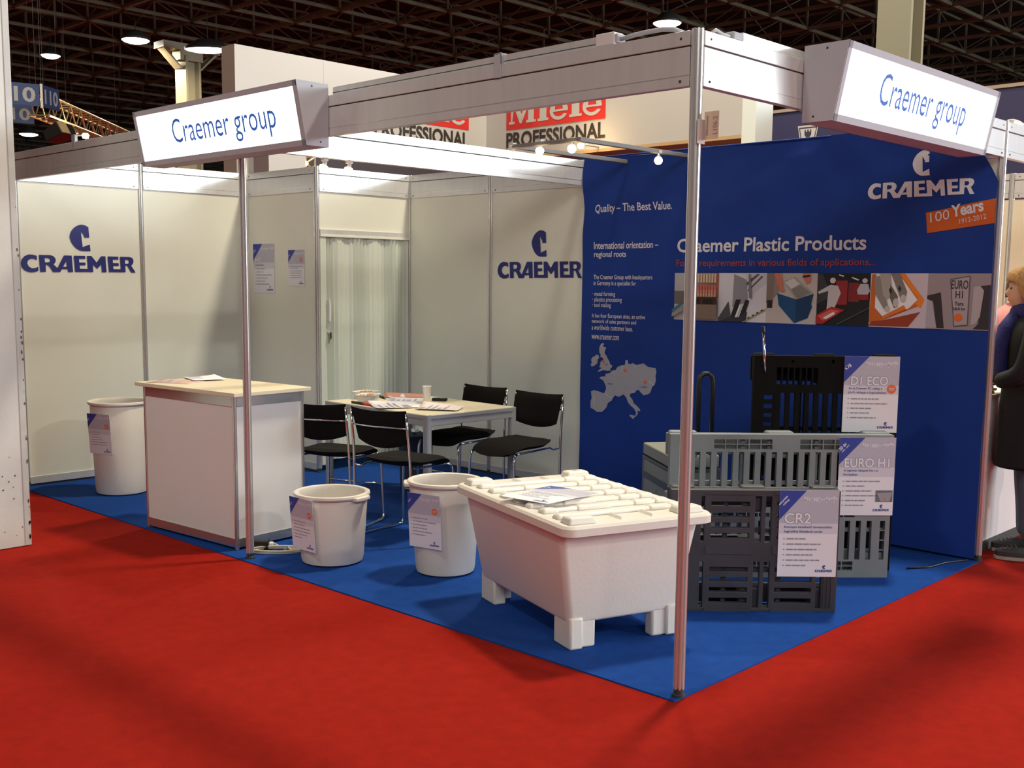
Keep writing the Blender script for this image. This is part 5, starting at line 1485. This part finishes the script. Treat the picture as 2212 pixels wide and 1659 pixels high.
# ------------------------------------------------------------------ hall: columns, roof, lamps
def ibeam(name, x, y, w, d, z1, m, rot=0.0):
    T = Matrix.Translation((x, y, 0)) @ Matrix.Rotation(rot, 4, 'Z')
    g = MB(T); tf = w * .14
    g.box((-w / 2, -d / 2, 0), (-w / 2 + tf, d / 2, z1)); g.box((w / 2 - tf, -d / 2, 0), (w / 2, d / 2, z1)); g.box((-w / 2 + tf, -d * .12, 0), (w / 2 - tf, d * .12, z1))
    return g
struct(ibeam('hall_column', 12.3, 4.93, .46, .50, 10.6, COLP, 0).build('hall_column', COLP), 'painted steel hall column rising behind the right lit sign', 'column')
c = struct(thing('hall_column', 'cream hall column with bracket head, behind the white tower on the left', 'column', (15.5, 30, 0)))
ibeam('c', 15.5, 30, .62, .50, 8.6, COLP, .2).build('column_shaft', COLP, c)
g = MB()
for s in (-1, 1):
    g.hexa([(15.5 + s * .30, 29.8, 8.2), (15.5 + s * .36, 29.8, 8.2), (15.5 + s * .36, 30.2, 8.2), (15.5 + s * .30, 30.2, 8.2)], [(15.5 + s * .85, 29.8, 8.75), (15.5 + s * .95, 29.8, 8.75), (15.5 + s * .95, 30.2, 8.75), (15.5 + s * .85, 30.2, 8.75)])
g.box((14.5, 29.7, 8.75), (16.5, 30.3, 8.95)); g.box((15.1, 29.75, 8.45), (15.9, 30.25, 8.75))
g.build('column_head', COLP, c)
struct(MB().box((-30, -34, 11.3), (120, 120, 11.5)).build('ceiling', CEIL))

def seen(x, y, z, mx=420, my=260):
    d = Vector((x, y, z)) - CAM
    q = d.dot(fw)
    if q < 6: return False
    px_, py_ = 1106 + PX + FPX * d.dot(rt) / q, 829.5 + PY - FPX * d.dot(up) / q
    return -mx < px_ < 2212 + mx and -my < py_ < 760
SPX, ZL, ZU = 2.28, 9.6, 10.6
def bar(g, a, b, r_):
    a, b = Vector(a), Vector(b); d = (b - a).normalized()
    x = d.cross(Vector((0, 0, 1)));
    if x.length < 1e-3: x = Vector((1, 0, 0))
    x = x.normalized() * r_; y = d.cross(x).normalized() * r_
    g.add([a - x - y, a + x - y, a + x + y, a - x + y, b - x - y, b + x - y, b + x + y, b - x + y], [(0, 1, 5, 4), (1, 2, 6, 5), (2, 3, 7, 6), (3, 0, 4, 7)])
low, upr, web = MB(), MB(), MB()
for i in range(-6, 34):
    for j in range(-10, 36):
        x, y = 19.87 + SPX * i - 4 * SPX, 24.85 + SPX * j - 4 * SPX
        if not seen(x, y, ZL): continue
        far = (Vector((x, y)) - CAM.xy).length
        if far > 85: continue
        bar(low, (x, y, ZL), (x + SPX, y, ZL), .05); bar(low, (x, y, ZL), (x, y + SPX, ZL), .05)
        bar(upr, (x, y, ZU), (x + SPX, y, ZU), .035); bar(upr, (x, y, ZU), (x, y + SPX, ZU), .035)
        bar(web, (x, y, ZL), (x, y, ZU), .032)
        if far < 60:
            s_ = 1 if (i + j) % 2 else -1
            bar(web, (x, y, ZL), (x + s_ * SPX, y, ZU), .014); bar(web, (x, y, ZL), (x, y + s_ * SPX, ZU), .014)
struct(low.build('trim_1', STEEL), 'lower grid of the brown steel roof frame', 'roof frame')
struct(upr.build('trim_2', STEEL), 'upper grid of the brown steel roof frame', 'roof frame')
struct(web.build('trim_3', STEEL), 'struts of the brown steel roof frame', 'roof frame')

def hall_lamp(x, y, z, label, power=900, r_=.42, ln=0.0, rz=0.0, group='hall ceiling lamps', col=(1, .80, .56), vis=True):
    t = thing('high_bay_lamp', label, 'lamp', (x, y, z), group)
    T = Matrix.Translation((x, y, z)) @ Matrix.Rotation(rz, 4, 'Z') @ Matrix.Diagonal((1 + ln, 1, 1, 1))
    MB(T).lathe([(r_ * .25, .30), (r_ * .45, .28), (r_ * .95, .08), (r_, .0), (r_ * .95, .0), (r_ * .9, .05)], 28).build('lamp_reflector', DARK, t, smooth='all')
    MB(T).lathe([(0, -.10), (r_ * .5, -.085), (r_ * .85, -.035), (r_ * .985, .01), (r_ * .9, .06), (0, .06)], 28).build('lamp_glass', LAMPG, t, smooth='all')
    g = MB(); g.tube([(x, y, z + .28), (x, y, ZU + .03)], .014, 6); g.build('lamp_rod', DARK, t)
    xn = 19.87 + SPX * round((x - 19.87) / SPX)
    MB().tube([(x, y, ZU), (xn, y, ZU)], .02, 6).build('lamp_hanger', DARK, t)
    l = bpy.data.lights.new('lamp_light', 'AREA'); l.shape = 'DISK'; l.size = .9; l.energy = power; l.color = col
    o = bpy.data.objects.new('lamp_light', l); COL.objects.link(o); o.parent = t; o.location = (0, 0, -.20)
    return t
LP = 520
hall_lamp(14.1, 30.7, 9.0, 'round white ceiling lamp in the dark roof, upper left', LP, .44)
hall_lamp(14.98, 27.95, 8.48, 'warm ceiling lamp stretched to include its flare, in front of the cream column head', 160, .36, 1.0, -.78)  # the lamp's flare is put into its stretched shape
hall_lamp(13.34, 35.1, 9.0, 'small far ceiling lamp at the upper left, right of the white pillar', LP, .32)
hall_lamp(23.3, 17.0, 9.0, 'ceiling lamp above the tall corner post', LP, .42)
hall_lamp(18.1, 48.3, 8.0, 'far lamp low at the left edge, under the blue number signs', 100, .42)
for x, y, pw, cl in ((3.9, 1.0, 700, (1, .90, .70)), (7.5, 6.5, 450, (1, .92, .76)), (-5.8, 1.0, 170, (1, .95, .85)), (3.9, -13, 800, (1, .97, .88)), (13.6, -11, 560, (1, .97, .88)), (-6.5, -14, 240, (1, .97, .90)), (3.9, 17, 420, (1, .80, .56)), (-7, 15, 150, (1, .80, .56)), (14.5, 2.5, 350, (1, .82, .6))):
    hall_lamp(x, y, 9.0, 'ceiling lamp of the hall above the picture, one of several alike', pw, .42, 0, 0, 'hall lamps overhead', cl)

# hanging aisle-number signs
def number_sign(label, p, q, z0_, z1_, word, x0_, x1_):
    P, Q = Vector((*p, 0)), Vector((*q, 0)); L = (Q - P).length
    t = thing('hanging_number_sign', label, 'sign', ((p[0] + q[0]) / 2, (p[1] + q[1]) / 2, z0_), 'hanging aisle number signs')
    T = frame((p[0], p[1], 0), Q - P, (0, 0, 1))
    b_ = MB(T).box((0, z0_, -.02), (L, z1_, 0)).build('sign_board', NAVYT, t)
    h = z1_ - z0_
    put_text(MB(T), word, x0_ * L, x1_ * L, z0_ + .16 * h, z1_ - .16 * h, .004, .03).build('sign_digits', mat('sign_digit', (0.24, 0.25, 0.25), 0.6), b_)
    g = MB(T)
    for x in (.08 * L, .92 * L): g.tube([(x, z1_, -.01), (x, 9.6, -.01)], .0035, 5)
    g.build('hanging_wire', DARK, t)
    return t
number_sign('blue hanging 110 sign, turned to the right of its pole', (6.36, 19.95), (6.86, 20.30), 4.98, 5.41, '110', .12, .90)
number_sign('blue hanging sign ending in 10, half hidden by the white pillar', (5.55, 20.15), (6.30, 19.95), 4.98, 5.41, '110', .08, .90)
number_sign('lower blue hanging sign ending in 0, farther back beside the pillar', (6.9, 23.6), (7.68, 23.45), 5.10, 5.50, '110', .08, .90)
t = thing('sign_pole', 'white pole between the two upper blue number signs', 'pole', (6.33, 19.93, 4.95))
MB().tube([(6.33, 19.93, 4.95), (6.33, 19.93, 5.42)], .028, 8).build('pole_tube', MWALL, t)
MB().tube([(6.33, 19.93, 5.42), (6.33, 19.93, 9.6)], .004, 6).build('pole_wire', DARK, t)

# lighting truss and hanging loudspeakers far left
LITMETAL = mat('truss_warm_lit_metal', (0.62, 0.47, 0.26), 0.35, 0.75)  # warm light falling on the metal is put into its base colour
t = thing('lighting_truss', 'warm-lit box lighting truss hanging in the hall at the far left', 'truss', (9.0, 23.5, 5.2))
a, b = Vector((6.95, 21.5, 5.24)), Vector((11.6, 26.4, 5.24))
d = (b - a).normalized(); s_ = Vector((d.y, -d.x, 0)) * .21; u_ = Vector((0, 0, .21))
ch_, dg = MB(), MB()
for su in (-1, 1):
    for uu in (-1, 1): ch_.tube([a + s_ * su + u_ * uu, b + s_ * su + u_ * uu], .026, 6)
n = 10
for k in range(n):
    p, q = a + (b - a) * (k / n), a + (b - a) * ((k + 1) / n); m_ = (p + q) / 2
    for su in (-1, 1):
        dg.tube([p + s_ * su + u_, m_ + s_ * su - u_], .013, 5); dg.tube([m_ + s_ * su - u_, q + s_ * su + u_], .013, 5)
    for uu in (-1, 1): dg.tube([p - s_ + u_ * uu, p + s_ + u_ * uu], .016, 5); dg.tube([m_ - s_ + u_ * uu, m_ + s_ + u_ * uu], .016, 5)
ch_.build('truss_chords', LITMETAL, t); dg.build('truss_lacing', LITMETAL, t)
g = MB()
for k in (.25, .8): p = a + (b - a) * k; g.tube([p + u_, Vector((p.x, p.y, 9.6))], .004, 5)
g.build('hanging_chain', DARK, t)
l = bpy.data.lights.new('truss_glow', 'POINT'); l.energy = 60; l.color = (1, .70, .34); l.shadow_soft_size = .1
fl_ = thing('truss_floodlight', 'small floodlight below the lighting truss', 'lamp', (8.2, 22.0, 4.75))
MB().lathe([(0, 4.70), (.06, 4.71), (.08, 4.78), (.05, 4.82), (0, 4.82)], 14, (8.2, 22.0)).build('lamp_glass', BULB, fl_, smooth='all')
MB().tube([(8.2, 22.0, 4.81), (8.2, 22.6, 5.05)], .015, 6).build('lamp_bracket', DARK, fl_)
o = bpy.data.objects.new('truss_glow', l); COL.objects.link(o); o.parent = fl_; o.location = (0, -.1, .05)
sp = thing('hanging_loudspeaker', 'black angled loudspeaker hanging under the lighting truss', 'loudspeaker', (7.3, 21.0, 4.6))
T = Matrix.Translation((7.25, 21.2, 4.66)) @ Matrix.Rotation(.55, 4, 'Z') @ Matrix.Rotation(-.5, 4, 'X')
MB(T).hexa([(-.25, -.2, -.14), (.30, -.2, -.14), (.30, .25, -.10), (-.25, .25, -.10)], [(-.28, -.2, .14), (.30, -.2, .14), (.30, .2, .12), (-.28, .2, .12)]).build('speaker_cabinet', BLKP, sp, bevel=.02)
MB(T).box((-.26, -.215, -.13), (.02, -.2, .13)).build('speaker_grille', mat('tan_grille', (0.42, 0.30, 0.15), 0.6), sp)
MB().tube([(7.3, 21.25, 4.8), (7.5, 21.9, 5.05)], .015, 6).build('speaker_bracket', DARK, sp)
# lit lattice mast and lamp row seen low between the left sign and the cabin
t = thing('lattice_frame', 'small warm-lit lattice frame behind the cabin, under the left lit sign', 'lattice', (5.3, 9.3, 2.9))
g = MB()
xa, xb, za, zb = 4.87, 5.16, 2.97, 3.14
for p, q in (((xa, za), (xb, za)), ((xa, zb), (xb, zb)), ((xa, za), (xa, zb)), ((xb, za), (xb, zb)), ((xa, za), (xb, zb)), ((xb, za), (xa, zb)), (((xa + xb) / 2, za), ((xa + xb) / 2, zb))):
    g.tube([(p[0], 9.3, p[1]), (q[0], 9.3, q[1])], .014, 6)
for x in (xa, xb): g.tube([(x, 9.3, 0), (x, 9.3, za)], .016, 6)
g.build('lattice_bars', LITMETAL, t)
MB().lathe([(0, 3.02), (.02, 3.03), (.03, 3.05), (.02, 3.07), (0, 3.08)], 12, (5.0, 9.27)).build('lattice_lamp', BULB, t, smooth='all')
SX0, SZ = 6.38, 3.40
t = thing('lamp_rail', 'long rail on two posts carrying a far row of small lamps', 'rail', (SX0, 13.05, 0))
MB().box((SX0 - .1, 13.03, SZ + .05), (SX0 + .9, 13.07, SZ + .08)).build('rail_bar', DARK, t)
for x in (SX0 - .08, SX0 + .88): MB().box((x - .015, 13.035, 0), (x + .015, 13.065, SZ + .05)).build('rail_post', DARK, t)
for k in range(6):
    x, z = SX0 + .085 * k, SZ
    q = thing('string_lamp', 'small glowing lamp in a far row, just under the left lit sign', 'lamp', (x, 13.05, z), 'far row of small lamps')
    MB().lathe([(0, z - .03), (.022, z - .015), (.022, z + .012), (0, z + .03)], 10, (x, 13.05)).build('lamp_bulb', BULB, q, smooth='all')
    MB().tube([(x, 13.05, z + .025), (x, 13.05, z + .049)], .008, 5).build('lamp_stem', DARK, q)
